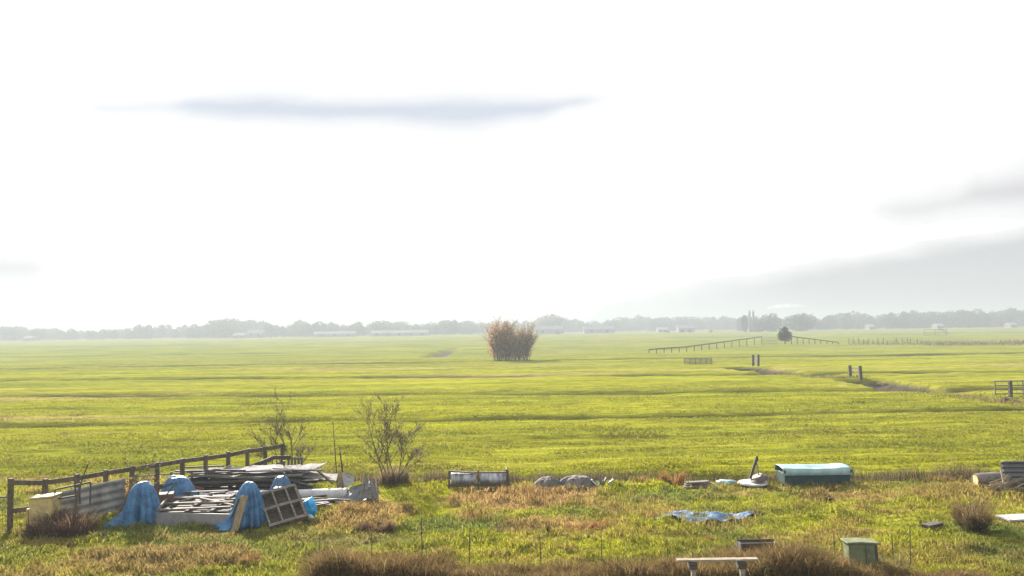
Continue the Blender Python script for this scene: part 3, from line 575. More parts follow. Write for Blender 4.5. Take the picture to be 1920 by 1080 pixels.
# far-left mesh gate
D = 21.0; t = thing('mesh_gate', 'yellowish wire mesh gate beside the end post at the far left', 'gate', (P(-40, 990, D).x, D, 0)); x0, x1 = P(-70, 900, D).x, P(17, 900, D).x
fr = MB()
for z_ in (.06, 1.0): fr.tube([(x0, D, z_), (x1, D, z_)], .022, 8)
for x_ in (x0, x1): fr.tube([(x_, D, .04), (x_, D, 1.02)], .022, 8)
fr.build('frame', M['blackmetal'], t); ms_ = MB()
for i in range(1, 16): x_ = x0+(x1-x0)*i/16; ms_.tube([(x_, D, .06), (x_, D, 1.0)], .007, 4)
for i in range(1, 8): ms_.tube([(x0, D, .06+.94*i/8), (x1, D, .06+.94*i/8)], .007, 4)
ms_.build('mesh', M['yellowpaint'], t)
MB().box((P(-62, 900, D).x-.05, D+.05, .5), (.1, .1, 1.2)).build('post', M['fencewood'], t)
# far rail fences
def px_fence(name, label, ps, pw, railh, rails=(.97, .55)):
    pts = []; hs = []
    for px_, yb, yt in ps:
        c0 = G(px_, yb); pts.append((c0.x, c0.y)); hs.append((yb-yt)*c0.y/F)
    return rail_fence(name, label, pts, hs, rails, pw, railh=railh)
px_fence('rail_fence', 'far rail fence rising to the right, left of the small round tree', [(1217+i*14.1, np.interp(1217+i*14.1, [1217, 1288, 1428], [663, 659.5, 646]), np.interp(1217+i*14.1, [1217, 1288, 1428], [655, 650, 631])) for i in range(16)], .16, .22, (.97,))
px_fence('rail_fence', 'far rail fence falling to the right, right of the small round tree', [(1484+i*11, 645, np.interp(1484+i*11, [1484, 1580], [630.5, 643])) for i in range(9)], .16, .22, (.97,))
def bar_gate(name, label, px0, px1, yb, yt, bars, posts=True, cat='gate', vert=3, thick=.05, m_='oldwood'):
    a = G(px0, yb); b = P(px1, yb, a.y); h = (yb-yt)*a.y/F; t = thing(name, label, cat, ((a.x+b.x)/2, a.y, 0)); mb = MB()
    for i in range(bars): z_ = h*(.12+.84*i/max(bars-1, 1)); mb.beam((a.x, a.y, z_), (b.x, a.y, z_), thick*.5, thick)
    for i in range(vert): x_ = a.x+(b.x-a.x)*i/(vert-1); mb.beam((x_, a.y+thick*.5, .02), (x_, a.y+thick*.5, h), thick, thick*.6)
    mb.build('bars', M[m_], t)
    if posts:
        for x_ in (a.x-.15, b.x+.15): MB().box((x_, a.y, h*.5), (.14, .14, h*1.15+.2)).build('post', M['fencewood'], t)
    return t
bar_gate('field_gate', 'grey slatted cattle gate lying low in the pasture left of the ditch', 1283, 1335, 683.5, 672, 5, False, vert=6, thick=.09)
bar_gate('field_gate', 'thin barred gate between far fence and small round tree', 1432, 1458, 645, 633, 3, False, vert=10, thick=.07)
def dam_gate(label, a, b, mid, rails, whitebit=False):
    A = G(*a[:2]); B = G(*b[:2]); t = thing('dam_gate', label, 'gate', (A.x, A.y, 0))
    for (px_, yb, yt), q in ((a, A), (b, B)):
        h = (yb-yt)*q.y/F; mb = MB().box((q.x, q.y, h/2-.1), (.26, .26, h+.2), ry=random.uniform(-.04, .04)); mb.build('post', M['darkwood'], t, bevel=.02)
    h = (a[1]-a[2])*A.y/F; mb = MB()
    for fr in rails: mb.beam((A.x, A.y, h*fr), (B.x, B.y, h*fr), .05, .10)
    if whitebit: mb.beam((A.x+.1, A.y, .1), (B.x-.05, B.y, h*.75), .05, .12); mb.beam((A.x+.15, A.y, h*.8), (B.x-.1, B.y, .1), .05, .12)
    mb.build('rail', M['chalk'] if whitebit else M['oldwood'], t)
dam_gate('white barred gate between two leaning posts at the far ditch end', (1412, 685, 665), (1422, 686, 665), 0, (.3, .7), True)
dam_gate('two thick dark posts with thin rails at the near ditch end', (1594, 706, 685), (1613.5, 708, 686), 0, (.45, .75))
t = bar_gate('field_gate', 'five bar wooden gate at the right edge of the pasture', 1867, 1945, 742, 714, 4, False, vert=4, thick=.07)
a = G(1893, 742); MB().box((a.x, a.y-.12, .5), (.2, .2, 1.15)).build('post', M['darkwood'], t)
# far right stakes
t = thing('stake_fence', 'line of short stakes across the pasture at the far right', 'fence', G(1600, 645)); 
for px_ in np.arange(1592, 1735, 9.0):
    c0 = G(px_+random.uniform(-2, 2), 645+random.uniform(-1, 1)); h = random.uniform(.8, 1.6); MB().box((c0.x, c0.y, h/2), (.14, .14, h), ry=random.uniform(-.1, .1)).build('post', M['fencewood'], t)
mb = MB(); A = G(1592, 645); B = G(1735, 645); mb.tube([(A.x, A.y, .95), (B.x, B.y, .95)], .02, 4); mb.tube([(A.x, A.y, .5), (B.x, B.y, .5)], .02, 4); mb.build('wire', M['wire'], t)
n = 5000; px = 1590+rng.random(n)*420; py = 645+rng.normal(size=n)*1.2; dens = np.clip(np.interp(px, [1590, 1720, 1760, 1830, 1900, 2010], [.15, .3, 1, .6, 1, 1]), 0, 1); k = rng.random(n) < dens; px, py = px[k], py[k]
D = CAMH*F/(py-(628-.0135*px)); X = (px-960)/F*D; 
tag(blades('far_reeds', np.stack([X, D, H(X, D)], -1), .3+.8*rng.random(len(X))*np.clip(fbm(X*.2, X*0, 2)*2-.3, .2, 1.2), np.full(len(X), .14), .3*rng.random(len(X)), jit(np.array([(.12, .10, .06), (.15, .115, .065), (.10, .09, .045)])[rng.integers(0, 3, len(X))], len(X), .3), M['grass']), 'reddish brown reeds along the far ditch at the right', 'reeds', kind='stuff')
t = bar_gate('pasture_gate', 'thin dark fence panel with white leaning boards in the far right pasture', 1733, 1775, 630, 618, 3, False, vert=3, thick=.12, m_='fencewood')
a = G(1757, 629); 
for dx, z0, z1 in ((0, 2.6, 1.9), (2.2, 1.8, .7)): MB().beam((a.x+dx, a.y-.3, z0), (a.x+dx+2.6, a.y-.3, z1), .08, .45).build('white_board', M['white'], t)
# rough growth on the ditch dams
n = 6000; Y = np.concatenate([77.5+rng.random(n//2)*9, 47+rng.random(n//2)*12]); X = np.interp(Y, [50, 56, 64, 76, 88, 101], [33, 32.8, 31.7, 32.4, 29.5, 28.2])+rng.normal(size=n)*1.0
tag(blades('ditch_grass', np.stack([X, Y, H(X, Y)-.02], -1), .12+.25*rng.random(n)*np.clip(fbm(X, Y, 2)*2-.3, .2, 1), np.full(n, .05), .7*rng.random(n), jit(np.where((rng.random(n) < .3)[:, None], STRAW*.8, GREEN), n, .3), M['grass']), 'coarse tufted grass along the pasture ditch on the right', 'grass', kind='stuff')

# wire netting along the foot of the yard
D = 17.3; t = thing('wire_netting_fence', 'nearly invisible wire netting on thin dark stakes across the near yard', 'fence', (P(1000, 1060, D).x, D, 0))
for px_, yt in ((600, 1000), (697, 996), (790, 968), (880, 1000), (1012, 1005), (1127, 1003), (1250, 1010), (1563, 1000), (1672, 1000), (1706, 985)):
    q = P(px_, yt, D); mb = MB().tube([(q.x+random.uniform(-.03, .03), D, -.1), (q.x, D, q.z)], [.012, .010], 6); mb.build('stake', M['blackmetal'], t)
mb = MB(); x0, x1 = P(600, 900, D).x, P(1706, 900, D).x
for z_ in (.25, .5, .72): mb.tube([(x0, D+.01, z_), (x1, D+.01, z_)], .0016, 3)
x_ = x0
while x_ < x1: mb.tube([(x_, D+.01, .0), (x_, D+.01, .72)], .0012, 3); x_ += .11
mb.build('netting', M['wire'], t)
# thin poles by the shrub
for (px_, yt, D_, r_, l_) in ((624, 790, 26.9, .016, 'very thin tall pole between the two bare shrubs'), (637, 843, 26.5, .028, 'short dark stake right of the tall thin pole')):
    q = P(px_, yt, D_); mb = MB().tube([(q.x+.15, D_, -.1), (q.x+.08, D_, q.z*.5), (q.x, D_, q.z)], [r_, r_, r_*.6], 6); tag(mb.build('pole', M['darkwood'], origin=(q.x+.15, D_, 0)), l_, 'pole')

# ------------------------------------------------------------ cloth shapes
def drape(name, cx, cy, h, outline, label, mt, cat='tarpaulin', folds=9, amp=.12, prof=2.2, top_r=.0, nr_=22, na=96, seed=0, z0=-.02, group=None, shift=(0, 0), parent=None, core=None, tail=.4, rough=.14):
    """outline(theta)->radius; apex may be shifted; folds deepen towards the hem"""
    vs = []; fs = []
    for i in range(nr_+1):
        q = i/nr_
        for k in range(na):
            th = 2*math.pi*k/na; Rr = outline(th); kf = folds*.33; f = 1+amp*2.6*(q**1.2)*(float(fbm(np.array([kf*math.cos(th)+seed*5]), np.array([kf*math.sin(th)+20+.4*q]), 3)[0])-.5)+.35*amp*q*math.sin(folds*th+seed+2.2*math.sin(2*th+seed))
            rg = abs(float(fbm(np.array([folds*.55*math.cos(th)+seed*3+q]), np.array([folds*.55*math.sin(th)+50-q*.6]), 2)[0])-.5)*2; f -= amp*1.6*q**.7*max(0, .2-rg)*2.2
            rr = Rr*(q**.95)*f
            z = h*max(0.0, 1-q**prof)
            if core: z = max(h*(1-(Rr*q/min(core, Rr))**prof), h*tail*(1-q)**1.2+.01)
            nzv = float(fbm(np.array([3*q*math.cos(th)+seed]), np.array([3*q*math.sin(th)+9]), 3)[0])-.5
            z += nzv*rough*h*(1-q*.5); w = (1-q)
            vs.append((cx+rr*math.cos(th)+shift[0]*w, cy+rr*math.sin(th)+shift[1]*w, max(z+z0, z0)))
    for i in range(nr_):
        for k in range(na):
            k2 = (k+1) % na; fs.append((i*na+k, i*na+k2, (i+1)*na+k2, (i+1)*na+k))
    mb = MB(); mb.v = vs; mb.f = fs; o = mb.build(name, mt, parent, origin=(cx, cy, 0), smooth=True, solid=.012)
    return tag(o, label, cat, group) if parent is None else o
def blob(pairs):
    ths = [R(a) for a, _ in pairs]; rs = [r_ for _, r_ in pairs]
    def f(t):
        t = t % (2*math.pi); return float(np.interp(t, ths+[ths[0]+2*math.pi], rs+[rs[0]]))
    return f
tg = 'blue tarpaulins thrown over the heap'
q = P(268, 907, 22.1); drape('tarpaulin', q.x, 22.1, q.z+.03, blob([(0, .52), (60, .5), (120, .7), (165, 1.0), (185, 1.02), (205, .95), (240, .62), (270, .42), (310, .46)]), 'large domed blue tarpaulin with a tail trailing left, leftmost of the heap', M['bluetarp'], seed=1.3, folds=9, prof=3.2, amp=.24, core=.50, tail=.72)
q = P(333, 893, 24.0); drape('tarpaulin', q.x, 24.0, q.z+.02, blob([(0, .62), (90, .5), (180, .55), (270, .5)]), 'domed blue tarpaulin second from the left, set further back', M['bluetarp'], seed=4, prof=3.0, folds=8, amp=.16)
q = P(468, 907, 21.9); drape('tarpaulin', q.x, 21.9, q.z+.02, blob([(0, .5), (60, .45), (120, .6), (180, .95), (215, .85), (250, .5), (290, .42), (330, .5)]), 'tall blue tarpaulin with deep vertical folds beside the leaning crate', M['bluetarp'], seed=2.2, prof=2.5, folds=11, amp=.30, core=.48, tail=.8)
q = P(527, 893, 24.3); drape('tarpaulin', q.x, 24.3, q.z+.02, blob([(0, .40), (90, .4), (180, .38), (270, .38)]), 'small rounded blue tarpaulin behind the leaning crate', M['bluetarp'], seed=6, prof=3.0, folds=7, amp=.18)
# blue bag
q = P(581, 951, 22.6); mb = MB(); 
for i in range(9):
    pass
def lump(cx, cy, cz, rx, ry, rz, name, mt, label=None, cat=None, seed=0, amp=.25, parent=None, sub=4, fr=2.2):
    bm = bmesh.new(); bmesh.ops.create_icosphere(bm, subdivisions=sub, radius=1)
    for v in bm.verts:
        c_ = v.co; nn = float(fbm(np.array([c_.x*fr+seed+c_.z*1.7]), np.array([c_.y*fr+seed*3-c_.z*2.1]), 3)[0])-.5; c_ *= 1+nn*amp*2
    me = bpy.data.meshes.new(name); bm.to_mesh(me); bm.free()
    for v in me.vertices: v.co = Vector((v.co.x*rx, v.co.y*ry, v.co.z*rz))
    me.polygons.foreach_set('use_smooth', [True]*len(me.polygons)); me.materials.append(mt); ob = bpy.data.objects.new(name, me); COL.objects.link(ob)
    if parent: ob.parent = parent; ob.location = Vector((cx, cy, cz))-wpos(parent)
    else: ob.location = (cx, cy, cz)
    if label: tag(ob, label, cat)
    return ob
lump(q.x, 22.6, .27, .19, .2, .25, 'plastic_bag', M['bluebag'], 'bright blue stuffed plastic bag at the right foot of the leaning crate', 'bag', seed=2, amp=.35)
q = P(578, 966, 22.2); lump(q.x, 22.2, .07, .16, .14, .09, 'plastic_bag', M['paleteal'], 'flat pale blue bag on the grass below the bright blue one', 'bag', seed=5, amp=.4)

# ------------------------------------------------------------ the heap
# low grey panel in front
a = P(288, 985, 21.9); b = P(436, 985, 21.6); t = MB().frame((a.x, a.y, -.03), Vector((b.x-a.x, b.y-a.y, 0)), Vector((0, .05, 0)), Vector((0, .06, .36)))
tag(t.build('grey_board', M['greypaint'], origin=(a.x, a.y, 0), bevel=.006), 'plain grey board standing on edge at the front foot of the heap', 'board')
# timber deck behind the panel
t = thing('timber_deck', 'grey slatted timber deck section lying between the blue tarpaulins', 'pallet', (P(370, 950, 22.6).x, 22.6, 0))
fr_ = [(22.0, .37, 294, 432), (22.55, .42, 302, 436), (23.1, .46, 312, 432), (23.65, .5, 322, 426)]
for (D_, z_, pa, pb) in fr_:
    x0, x1 = P(pa, 900, D_).x, P(pb, 900, D_).x; MB().frame((x0, D_, z_), Vector((x1-x0, 0, random.uniform(.0, .06))), Vector((0, .10, 0)), Vector((0, 0, .035))).build('slat', M['oldwood'], t, bevel=.004)
    MB().frame((x0+.05, D_+.02, z_-.22), Vector((x1-x0-.1, 0, .03)), Vector((0, .09, 0)), Vector((0, 0, .03))).build('slat', M['oldwood'], t, bevel=.004)
for px_ in (300, 345, 392, 428):
    x0 = P(px_, 960, 22).x; MB().frame((x0, 22.03, .12), Vector((.09, 0, 0)), Vector((.06, 1.65, .12)), Vector((0, 0, .24))).build('bearer', M['darkwood'], t)
a = P(293, 964, 21.9); b = P(323, 934, 23.4); MB().beam((a.x, 21.95, .40), (b.x, 23.5, .60), .05, .07).build('edge_beam', M['oldwood'], t)
for i in range(9):
    D_ = 22.15+i*.17; x0, x1 = P(298+i*2+random.uniform(0, 10), 900, D_).x, P(434-random.uniform(0, 16), 900, D_).x; MB().frame((x0, D_, .27+.018*i), Vector((x1-x0, random.uniform(-.05, .05), random.uniform(-.03, .03))), Vector((0, .13, 0)), Vector((0, 0, .025))).build('under_board', M[random.choice(['greypaint', 'oldwood', 'darkwood'])], t)
for i in range(5):
    x0 = P(305+i*26, 955, 22.3).x; MB().box((x0, 22.32+.3*(i % 3), .22), (.36, .2, .03), rz=.05*i-.1).build('cross_board', M['greypaint'], t)
# rusty crate between tarpaulins A and B
q = P(311, 930, 23.0); t = thing('rusty_crate', 'rusty brown broken crate wedged between the two left tarpaulins', 'crate', (q.x, 23, 0))
mb = MB(); mb.box((q.x, 23, .34), (.42, .4, .62), rz=.3); mb.build('body', M['rust'], t, bevel=.02); MB().beam((q.x-.28, 22.85, .75), (q.x+.28, 22.8, .95), .04, .06).build('slat', M['darkwood'], t)
MB().beam((q.x-.12, 22.8, .6), (q.x-.2, 22.8, .98), .04, .05).build('slat', M['rust'], t); MB().beam((q.x+.1, 22.75, .62), (q.x+.42, 22.75, 1.0), .025, .03).build('slat', M['blackmetal'], t)
q = P(365, 918, 24.9); tag(MB().box((q.x, 25.0, .42), (.5, .3, .05), ry=.3, rz=.3).box((q.x-.1, 25.0, .36), (.45, .3, .04), ry=-.25).build('rusty_sheets', M['rust'], origin=(q.x, 25, 0)), 'bent dark red metal scraps right of the second tarpaulin', 'scrap')
# leaning crate, 2 x 3 compartments
BL = P(506, 986, 21.45); BR = P(576, 966, 21.75); TLc = P(484, 925, 22.1); TR = P(556, 912, 22.4)
t = thing('slatted_crate', 'grey brown wooden crate with six open compartments leaning on the heap', 'crate', (BL.x, BL.y, 0))
u_ = BR-BL; v_ = TLc-BL; nrm = u_.cross(v_).normalized()
if nrm.y > 0: nrm = -nrm
un = u_.normalized(); vn = v_.normalized(); UL, VL = u_.length, v_.length
def cratebar(s0, t0, s1, t1, w, dep, nm, mt='oldwood'):
    a = BL+un*s0*UL+vn*t0*VL; b = BL+un*s1*UL+vn*t1*VL; d = (b-a).normalized(); sd_ = d.cross(nrm).normalized(); MB().frame(a-sd_*w/2-nrm*dep, (b-a), sd_*w, nrm*dep).build(nm, M[mt], t, bevel=.004)
for tt_ in (0.02, .5, .97): cratebar(-.02, tt_, 1.02, tt_, .085, .17, 'rail')
for ss_, o_ in ((.02, 0), (.36, .0), (.72, 0), (.98, 0)):
    cratebar(ss_, .05, ss_, .46, .05, .15, 'divider'); cratebar(ss_, .54, ss_, .93, .05, .15, 'divider')
MB().frame(BL-nrm*.20, u_, v_, nrm*.02).build('back_board', M['darkwood'], t)
MB().frame(BR-nrm*.22+un*.02, vn*VL*1.05, -nrm*.3-Vector((0, 0, .1)), un*.03).build('side_board', M['oldwood'], t)
# tan board
a = P(434, 987, 21.25); b = P(456, 930, 21.45); w = Vector((.19, 0, 0)); tag(MB().frame((a.x-.02, a.y, -.02), w, Vector((0, .03, 0)), Vector((b.x-a.x-.04, b.y-a.y, b.z+.02))).build('tan_board', M['tanwood'], origin=(a.x, a.y, 0), bevel=.004), 'tan wooden board leaning in front of the folded tarpaulin', 'board')
a = P(425, 985, 21.5); b = P(448, 935, 21.6); tag(MB().beam((a.x, a.y, -.02), (b.x, b.y, b.z), .04, .05).build('dark_batten', M['darkwood'], origin=(a.x, a.y, 0)), 'narrow dark batten leaning just left of the tan board', 'batten')
gl_ = 'loose boards strewn through the heap'
for i in range(46):
    zone = random.choice([(300, 345, 22.6, 24.6, .5), (395, 440, 22.4, 24.4, .5), (350, 620, 25.0, 25.6, .55), (560, 625, 23.2, 24.3, .2), (600, 640, 24.8, 25.4, .3), (345, 600, 25.3, 26.3, .8), (215, 300, 23.2, 24.6, .15)])
    px_ = random.uniform(zone[0], zone[1]); D_ = random.uniform(zone[2], zone[3]); q = P(px_, 900, D_); z_ = zone[4]*random.uniform(.5, 1.0)+.03; L_ = random.uniform(.35, 1.1); an = random.gauss(0, .35); tl = random.gauss(0, .16)
    v_ = Vector((math.cos(an)*L_/2, math.sin(an)*L_/2, tl*L_/2)); ctr = Vector((q.x, D_, max(z_, abs(v_.z)+.03)))
    tag(MB().beam(ctr-v_, ctr+v_, random.uniform(.05, .16), random.uniform(.02, .05)).build('loose_board', M[random.choice(['oldwood', 'darkwood', 'darkwood', 'greypaint', 'rust', 'whitesheet'])], origin=tuple(ctr)), 'weathered loose board lying among the heap and the plank pile', 'board', gl_)
# upturned chair
q = P(528, 912, 23.9); t = thing('broken_chair', 'broken dark red chair with legs up in front of the small tarpaulin', 'chair', (q.x, 23.7, 0))
MB().box((q.x+.02, 23.75, .5), (.38, .32, .26)).build('seat', M['red'], t, bevel=.02)
for px_, yt, dx in ((519, 893, -.06), (533, 886, .0), (543, 905, -.1)): x_ = P(px_, yt, 23.7).x; z_ = P(px_, yt, 23.7).z; MB().beam((x_-dx, 23.7, .45), (x_, 23.7, z_), .035, .035).build('leg', M['oldwood'], t)
# white pipe
a = P(376, 924, 24.5); b = P(652, 925, 24.7); mb = MB(); pts = [Vector((a.x+(b.x-a.x)*i/10, a.y+(b.y-a.y)*i/10, .19)) for i in range(11)]; t = thing('white_pipe', 'long white plastic pipe lying behind the heap', 'pipe', (a.x, a.y, 0))
mb.tube(pts, .185, 28); mb.build('pipe_wall', M['white'], t, smooth=False); t.children[0].data.polygons.foreach_set('use_smooth', [len(p_.vertices) == 4 for p_ in t.children[0].data.polygons])
for fr in (.02, .42, .98): c1 = Vector((a.x, a.y, .19)).lerp(Vector((b.x, b.y, .19)), fr); MB().tube([c1-Vector((.03, 0, 0)), c1+Vector((.03, 0, 0))], .2, 28).build('collar', M['white'], t)
# plank pile
gp = 'planks of the long pile'; lp = 'weathered dark plank in the long pile behind the white pipe'
for i in range(22):
    lay = i//4; x0 = P(342+random.uniform(0, 25)+lay*2, 900, 26).x; x1 = P(608-random.uniform(0, 45), 900, 26).x; y_ = 25.25+(i % 4)*.36+random.uniform(-.05, .05); z_ = .06+lay*.125+random.uniform(-.01, .01)
    mb = MB(); k = 7; mid = [Vector((x0+(x1-x0)*j/k, y_+.04*math.sin(i+j*.4), z_+.035*math.sin(j*.9+i))) for j in range(k+1)]
    for j in range(k): mb.beam(mid[j], mid[j+1]+Vector((.004, 0, 0)), random.choice([.2, .26]), .055)
    tag(mb.build('plank', M[random.choice(['darkwood', 'darkwood', 'oldwood'])], origin=(x0, y_, z_)), lp, 'plank', gp)
def sheet(name, c4, th, mt, label, cat, seg=8, warp=.03):
    c4 = [Vector(c_) for c_ in c4]; mb = MB(); 
    for i in range(seg+1):
        for j in range(4):
            a = c4[0].lerp(c4[1], i/seg); b = c4[3].lerp(c4[2], i/seg); p_ = a.lerp(b, j/3); p_.z += warp*math.sin(i*1.3+j)*.6; mb.v.append(tuple(p_))
    for i in range(seg):
        for j in range(3): mb.f.append((i*4+j, (i+1)*4+j, (i+1)*4+j+1, i*4+j+1))
    return tag(mb.build(name, mt, origin=tuple(c4[0]), solid=th), label, cat)
z_ = .80
x = lambda px_, D_=26: P(px_, 900, D_).x
sheet('pale_sheet', [(x(348), 25.5, z_), (x(450), 25.4, z_-.02), (x(470), 26.1, z_+.05), (x(400), 26.1, z_+.03)], .02, M['whitesheet'], 'pale sheet on the left end of the plank pile', 'sheet')
sheet('pale_sheet', [(x(452), 25.3, z_-.02), (x(548), 25.3, z_), (x(560), 26.3, z_+.05), (x(470), 26.3, z_+.06)], .02, M['whitesheet'], 'pale sheet in the middle of the plank pile under the railing', 'sheet')
sheet('pale_sheet', [(x(542), 25.3, z_+.01), (x(585), 25.3, z_-.02), (x(613), 26.1, z_+.14), (x(555), 26.2, z_+.06)], .02, M['whitesheet'], 'pale sheet tilting up at the right end of the plank pile', 'sheet')
sheet('grey_sheet', [(x(560), 25.2, .70), (x(640), 25.25, .52), (x(635), 25.9, .6), (x(560), 25.9, .74)], .02, M['oldwood'], 'grey sagging sheet sticking out right of the plank pile', 'sheet')
tag(MB().beam((x(596, 25.2), 25.15, .85), (x(626, 25.2), 25.1, .45), .07, .05).build('dark_batten', M['darkwood'], origin=(x(600), 25.2, .6)), 'short dark batten hanging off the right end of the plank pile', 'batten')
for i, (pa, pb, ya, yb, za, zb) in enumerate(((345, 440, 25.35, 25.5, .86, .84), (400, 475, 25.6, 25.2, .85, .88), (470, 600, 25.25, 25.3, .84, .85), (520, 612, 25.5, 25.35, .87, .83), (350, 420, 25.9, 26.0, .88, .9), (380, 520, 25.2, 25.35, .80, .86))):
    tag(MB().beam((x(pa), ya, za), (x(pb), yb, zb), random.choice([.07, .12]), .04).build('plank', M['darkwood'], origin=(x(pa), ya, za)), 'dark plank lying on top of the pale sheets of the pile', 'plank', 'dark planks on the pale sheets')
# stair railing lying over the pile
t = thing('stair_railing', 'dark brown stair railing with thin balusters on top of the plank pile', 'railing', (x(500, 26.9), 26.9, 0))
pa, pb, pc = P(440, 888, 26.2), P(513, 858, 26.9), P(545, 857, 27.0); MB().beam(pa, pb, .07, .13).build('handrail', M['darkwood'], t); MB().beam(pb, pc, .07, .12).build('handrail', M['darkwood'], t)
pa2, pb2 = P(470, 888, 26.4), P(530, 866, 26.9); MB().beam(pa2, pb2, .05, .06).build('handrail', M['oldwood'], t)
for px_ in (504, 511, 519, 527, 534): q = P(px_, 860, 26.85); MB().tube([(q.x, 26.85, .8), (q.x, 26.85, q.z)], .016, 6).build('baluster', M['blackmetal'], t)
q = P(538.5, 857, 26.6); MB().tube([(q.x, 26.2, .35), (q.x, 26.2, q.z-.05)], .03, 8).build('newel', M['blackmetal'], t)
# grey slatted panel
a = P(541, 857, 27.3); b = P(566, 857, 27.3); t = thing('picket_section', 'small grey upright picket section behind the stair railing', 'fence', (a.x, 27.3, 0))
for i in range(5): x_ = a.x+(b.x-a.x)*i/4; MB().box((x_, 27.3, a.z/2), (.07, .03, a.z)).build('slat', M['oldwood'], t)
MB().box(((a.x+b.x)/2, 27.27, a.z-.06), (b.x-a.x+.12, .03, .07)).build('rail', M['oldwood'], t)
# folded boards like a little tent
ap = P(641, 885, 26.2); l_ = P(629, 914, 25.8); r_ = P(664, 911, 26.0); t = thing('folded_board', 'white and tan board folded like a small tent left of the slate sheet', 'board', (ap.x, 26, 0))
MB().add([(l_.x, 25.8, 0), (r_.x-.28, 25.7, 0), (ap.x, 26.2, ap.z)], [(0, 1, 2)]).build('tan_side', M['tanwood'], t, solid=.02); MB().add([(ap.x, 26.2, ap.z), (r_.x-.26, 25.7, .2), (r_.x, 26.0, .3), (r_.x, 26.1, .46)], [(0, 1, 2, 3)]).build('white_side', M['whitesheet'], t, solid=.02)
# slate wedge
t = thing('slate_sheet', 'slate grey crumpled sheet sloping up to propped planks right of the pipe', 'sheet', (P(665, 940, 24.2).x, 24.2, 0)); mb = MB(); nx, ny = 18, 8
for i in range(nx+1):
    for j in range(ny+1):
        u1 = i/nx; v1 = j/ny; yt = np.interp(u1, [0, .35, .75, 1], [938, 914, 904, 900]); px_ = 628+u1*76; top = P(px_, yt, 24.7); bot = P(px_+2, 941, 24.15)
        z1 = max(bot.z, -.01)*(1-v1)+top.z*v1; nn = (float(fbm(np.array([u1*6.]), np.array([v1*4.]), 3)[0])-.5)*.16; mb.v.append((bot.x*(1-v1)+top.x*v1, 24.15*(1-v1)+24.7*v1+nn, max(z1, -.02)))
for i in range(nx):
    for j in range(ny): b0 = i*(ny+1)+j; mb.f.append((b0, b0+ny+1, b0+ny+2, b0+1))
mb.build('crumpled_sheet', M['slate'], t, solid=.015)
for (p0, p1) in (((676, 936), (686, 890)), ((690, 934), (684, 892)), ((694, 936), (700, 898)), ((704, 934), (694, 894)), ((683, 938), (706, 926)), ((708, 940), (708, 897))):
    a = P(*p0, 24.05); b = P(*p1, 24.35); MB().beam((a.x, 24.0, max(a.z, -.02)), (b.x, 24.35, b.z), .07, .04).build('plank', M[random.choice(['oldwood', 'slate', 'oldwood'])], t)
# corrugated sheet on the left
def corrugated(name, c0, c1, h0, h1, lean, ribs, mt, label, depth=.03):
    mb = MB(); n1_, n2_ = 10, ribs*8
    for i in range(n1_+1):
        for j in range(n2_+1):
            b = Vector(c0).lerp(Vector(c1), i/n1_); hh = h0+(h1-h0)*i/n1_; z_ = hh*j/n2_; mb.v.append((b.x, b.y+lean*z_+depth*math.sin(j/n2_*ribs*2*math.pi), b.z+z_))
    for i in range(n1_):
        for j in range(n2_): b0 = i*(n2_+1)+j; mb.f.append((b0, b0+n2_+1, b0+n2_+2, b0+1))
    return tag(mb.build(name, mt, origin=tuple(c0), solid=.006, smooth=True), label, 'metal sheet')
a = P(106, 950, 21.6); b = P(233, 940, 22.75); corrugated('corrugated_sheet', (a.x, 21.6, .1), (b.x, 22.75, .28), .88, .84, .1, 4, M['corr'], 'pale ribbed metal sheet standing lengthwise between cream tub and tarpaulin')
t = thing('iron_frame', 'dark iron tube frame leaning on the ribbed metal sheet', 'frame', (P(140, 945, 22.4).x, 22.4, 0)); mb = MB()
for (p0, p1) in (((103, 918), (170, 904)), ((170, 904), (169, 945)), ((110, 935), (150, 928)), ((148, 908), (150, 945)), ((103, 918), (104, 950))):
    a = P(*p0, 21.45); b = P(*p1, 21.45); mb.tube([a, b], .024, 8)
mb.build('tubes', M['blackmetal'], t)
a = P(133, 950, 21.2); b = P(165, 870, 21.4); tag(MB().tube([(a.x, 21.1, -.02), a.lerp(b, .5)+Vector((.02, 0, 0)), b], [.035, .03, .026], 8).build('leaning_pole', M['fencewood'], origin=(a.x, 22, 0)), 'rough brown pole leaning over the dead weeds by the fence', 'pole')
a = P(150, 948, 21.1); b = P(140, 900, 21.4); tag(MB().tube([(a.x, 21.05, -.02), b], [.025, .018], 8).build('leaning_pole', M['darkwood'], origin=(a.x, 22, 0)), 'shorter dark stick crossing the leaning brown pole', 'pole')
# cream tub
q = P(80, 965, 22.5); q = P(81, 965, 21.35); t = thing('cream_tub', 'cream plastic tub standing beside the left end post', 'tub', (q.x, 21.35, 0)); mb = MB()
def taper(mb, c, w0, w1, d0, d1, z0, z1, shx=0):
    mb.add([(c[0]-w0/2, c[1]-d0/2, z0), (c[0]+w0/2, c[1]-d0/2, z0), (c[0]+w0/2, c[1]+d0/2, z0), (c[0]-w0/2, c[1]+d0/2, z0), (c[0]-w1/2+shx, c[1]-d1/2, z1), (c[0]+w1/2+shx, c[1]-d1/2, z1), (c[0]+w1/2+shx, c[1]+d1/2, z1), (c[0]-w1/2+shx, c[1]+d1/2, z1)], [(0, 3, 2, 1), (4, 5, 6, 7), (0, 1, 5, 4), (1, 2, 6, 5), (2, 3, 7, 6), (3, 0, 4, 7)]); return mb
taper(mb, (q.x, 21.35), .55, .60, .4, .42, -.02, .93, .04); o = mb.build('body', M['cream'], t, bevel=.05); 
mb = MB(); mb.box((q.x+.04, 21.35, .94), (.65, .48, .05), ry=-.08); mb.build('rim', M['cream'], t, bevel=.015)
